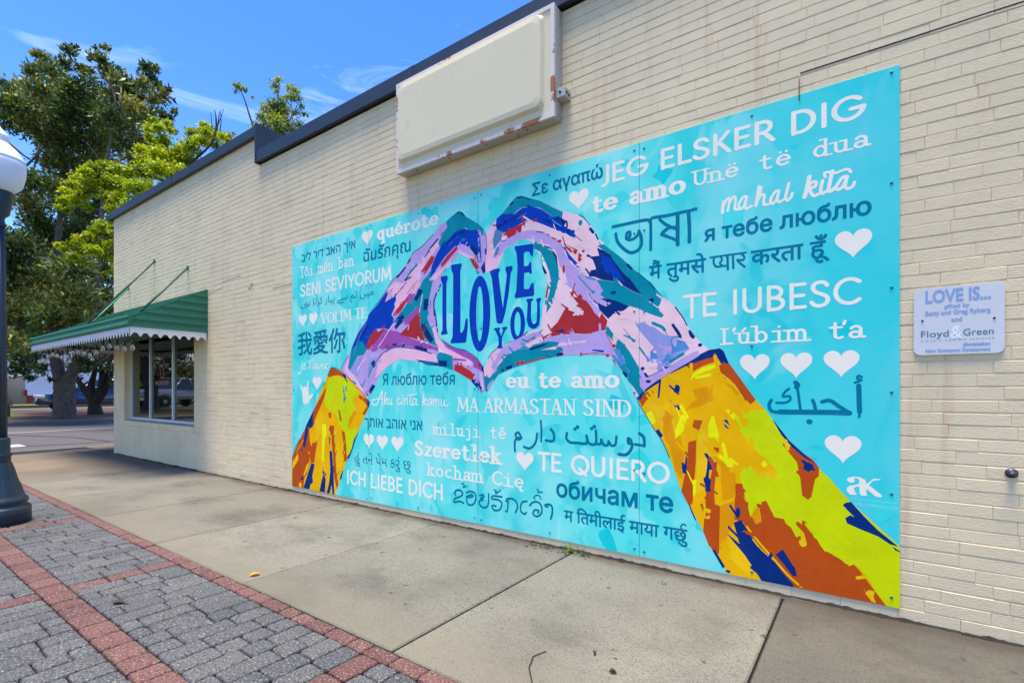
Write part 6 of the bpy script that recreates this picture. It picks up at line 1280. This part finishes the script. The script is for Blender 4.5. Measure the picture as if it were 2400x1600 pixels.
# screws along the panel edges
scr = MB(); scm = MB()
def screw(x, z, par, y0, r=.0065, m=None):
    q_ = MB(); q_.lathe([(r, 0), (r, .001), (r * .7, .003), (.0005, .0034)], n=10); q_.v = [(x + a, -y0 - c, z + b) for a, b, c in q_.v]; q_.build('screw', m or M['screw'], par)
M['screw'] = mat('screw_head', rgb(40, 120, 136), .35, .5)
for i, x in enumerate(ms):
    for z in (.085, .55, 1.02, 1.48, 1.95, 2.435):
        for sgn in ((-1, 1) if 0 < i < 4 else ((1,) if i == 0 else (-1,))): screw(x + sgn * .03, z + random.uniform(-.015, .015), mur, MY + .0006)
for a, b in zip(ms, ms[1:]):
    for z in (.085, 1.25, 2.435): screw((a + b) / 2, z, mur, MY + .0006)
# dark seams between the panels stay visible through the paint
for x in ms[1:-1]:
    q_ = MB(); q_.box(x - .0011, -MY - .0008, MZ0, x + .0011, -MY + .002, MZ1); q_.build('panel_seam', M['p_ink'], mur)

# ------------------------------------------------------------------ donor plaque
pl = thing('plaque', 'small pale metal plaque reading LOVE IS... on the brick wall right of the mural', 'plaque', (.305, 0, 1.31))
CUR[0] = .012; CNT[0] = 0
M['plaque'] = mat('plaque_metal', rgb(216, 214, 214), .45, 0, spec=.15, var=.04, vscale=3); M['pl_blue'] = mat('plaque_print_blue', rgb(140, 164, 204), .5); M['pl_teal'] = mat('plaque_print_teal', rgb(50, 112, 128), .5); M['pl_white'] = mat('plaque_print_white', rgb(242, 242, 240), .5); M['pl_grey'] = mat('plaque_print_grey', rgb(120, 130, 146), .5)
x0, zb = pp('P 325,900')[0][0], pp('P 1400,1478')[0][1]; x1, zt = pp('P 2000,800')[0][0], pp('P 1830,168')[0][1]
pr = rr(x0, zb, x1, zt, .026, 0, 6); q_ = MB(); k = len(pr)
q_.add([(p[0], -.012, p[2]) for p in pr] + [(p[0], -.006, p[2]) for p in pr], [tuple(range(k))] + [(i, i + k, (i + 1) % k + k, (i + 1) % k) for i in range(k)]); q_.build('plate', M['plaque'], pl)
def ptext(t, Lp, Rp, Tp, Bp, m, grow=0.0, serif=False):
    CNT[0] += 1; lp = font_loops(t)
    if grow:
        ps = []
        for l_ in lp: ps += pen(l_ + [l_[0]], grow, grow, 6)
        v0, t0 = fill(lp); tri = [[v0[i] for i in q] for q in t0]; tri = [q if (q[1][0] - q[0][0]) * (q[2][1] - q[0][1]) - (q[1][1] - q[0][1]) * (q[2][0] - q[0][0]) > 0 else q[::-1] for q in tri]; vt = union(ps + tri)
    else: vt = fill(lp)
    flat(fit(vt, Lp, Rp, Tp, Bp), .0126 + CNT[0] * .00002, 'lettering', m, pl, 'printed words ' + t)
ptext('LOVE IS...', 'P 540,450', 'P 1745,430', 'P 1300,258', 'P 700,556', M['pl_blue'], .07)
ptext('gifted by', 'P 885,600', 'P 1352,580', 'P 1240,545', 'P 900,668', M['pl_blue'], .06)
ptext('Betty and Greg Ryberg', 'P 535,740', 'P 1738,690', 'P 560,700', 'P 770,800', M['pl_blue'], .06)
ptext('and', 'P 1015,850', 'P 1215,840', 'P 1195,790', 'P 1050,893', M['pl_blue'], .06)
ptext('Floyd', 'P 460,1100', 'P 968,1090', 'P 940,1044', 'P 820,1208', M['pl_teal']); ptext('&', 'P 1000,1120', 'P 1215,1110', 'P 1080,1000', 'P 1080,1200', M['pl_white'], .03); ptext('Green', 'P 1232,1080', 'P 1795,1080', 'P 1300,1020', 'P 1300,1142', M['pl_teal'])
ptext("A I K E N ' S   C R O W N   J E W E L E R", 'P 445,1250', 'P 1815,1200', 'P 1000,1210', 'P 1000,1248', M['pl_grey']); ptext('#loveisaiken', 'P 1232,1310', 'P 1735,1300', 'P 1400,1262', 'P 1400,1340', M['pl_blue'], .08); ptext('Aiken Downtown Development', 'P 528,1420', 'P 1735,1390', 'P 1250,1370', 'P 1250,1455', M['pl_blue'], .08)
flat(fill([pp('P 1050,1010 1035,965 1065,985 1075,950 1095,980 1105,935 1120,980 1145,950 1150,985 1175,965 1160,1008')]), .0128, 'crown_emblem', M['pl_white'], pl)
for d in ('P 485,878', 'P 1806,820'): a, b = pp(d)[0]; screw(a, b, pl, .012, .0045, M['black'])
# gold letters and red emblem on the shop window glass
M['gold'] = mat('gold_leaf_letters', rgb(196, 160, 62), .4, .3); M['redneon'] = mat('red_emblem', rgb(120, 30, 34), .4)
CUR[0] = -(YW - .004)
flat(fit(fill(font_loops('WILDEWOOD')), 'W 825,1340', 'W 1130,1340', 'W 980,1300', 'W 980,1385'), -(YW - .0055), 'lettering', M['gold'], bld, 'gold letters on the shop window glass')
em = []
for d in ('W 980,790 910,860 930,1000 945,1100 950,1200 990,1230', 'W 1000,800 1040,880 1000,960 1010,1080 1030,1160 990,1230'): P = catmull(pp(d), 4); k = 40 * scale_at(d); em += pen(P, k, k)
flat(union(em), -(YW - .0055), 'emblem', M['redneon'], bld, 'dark red flame emblem on the shop window glass')
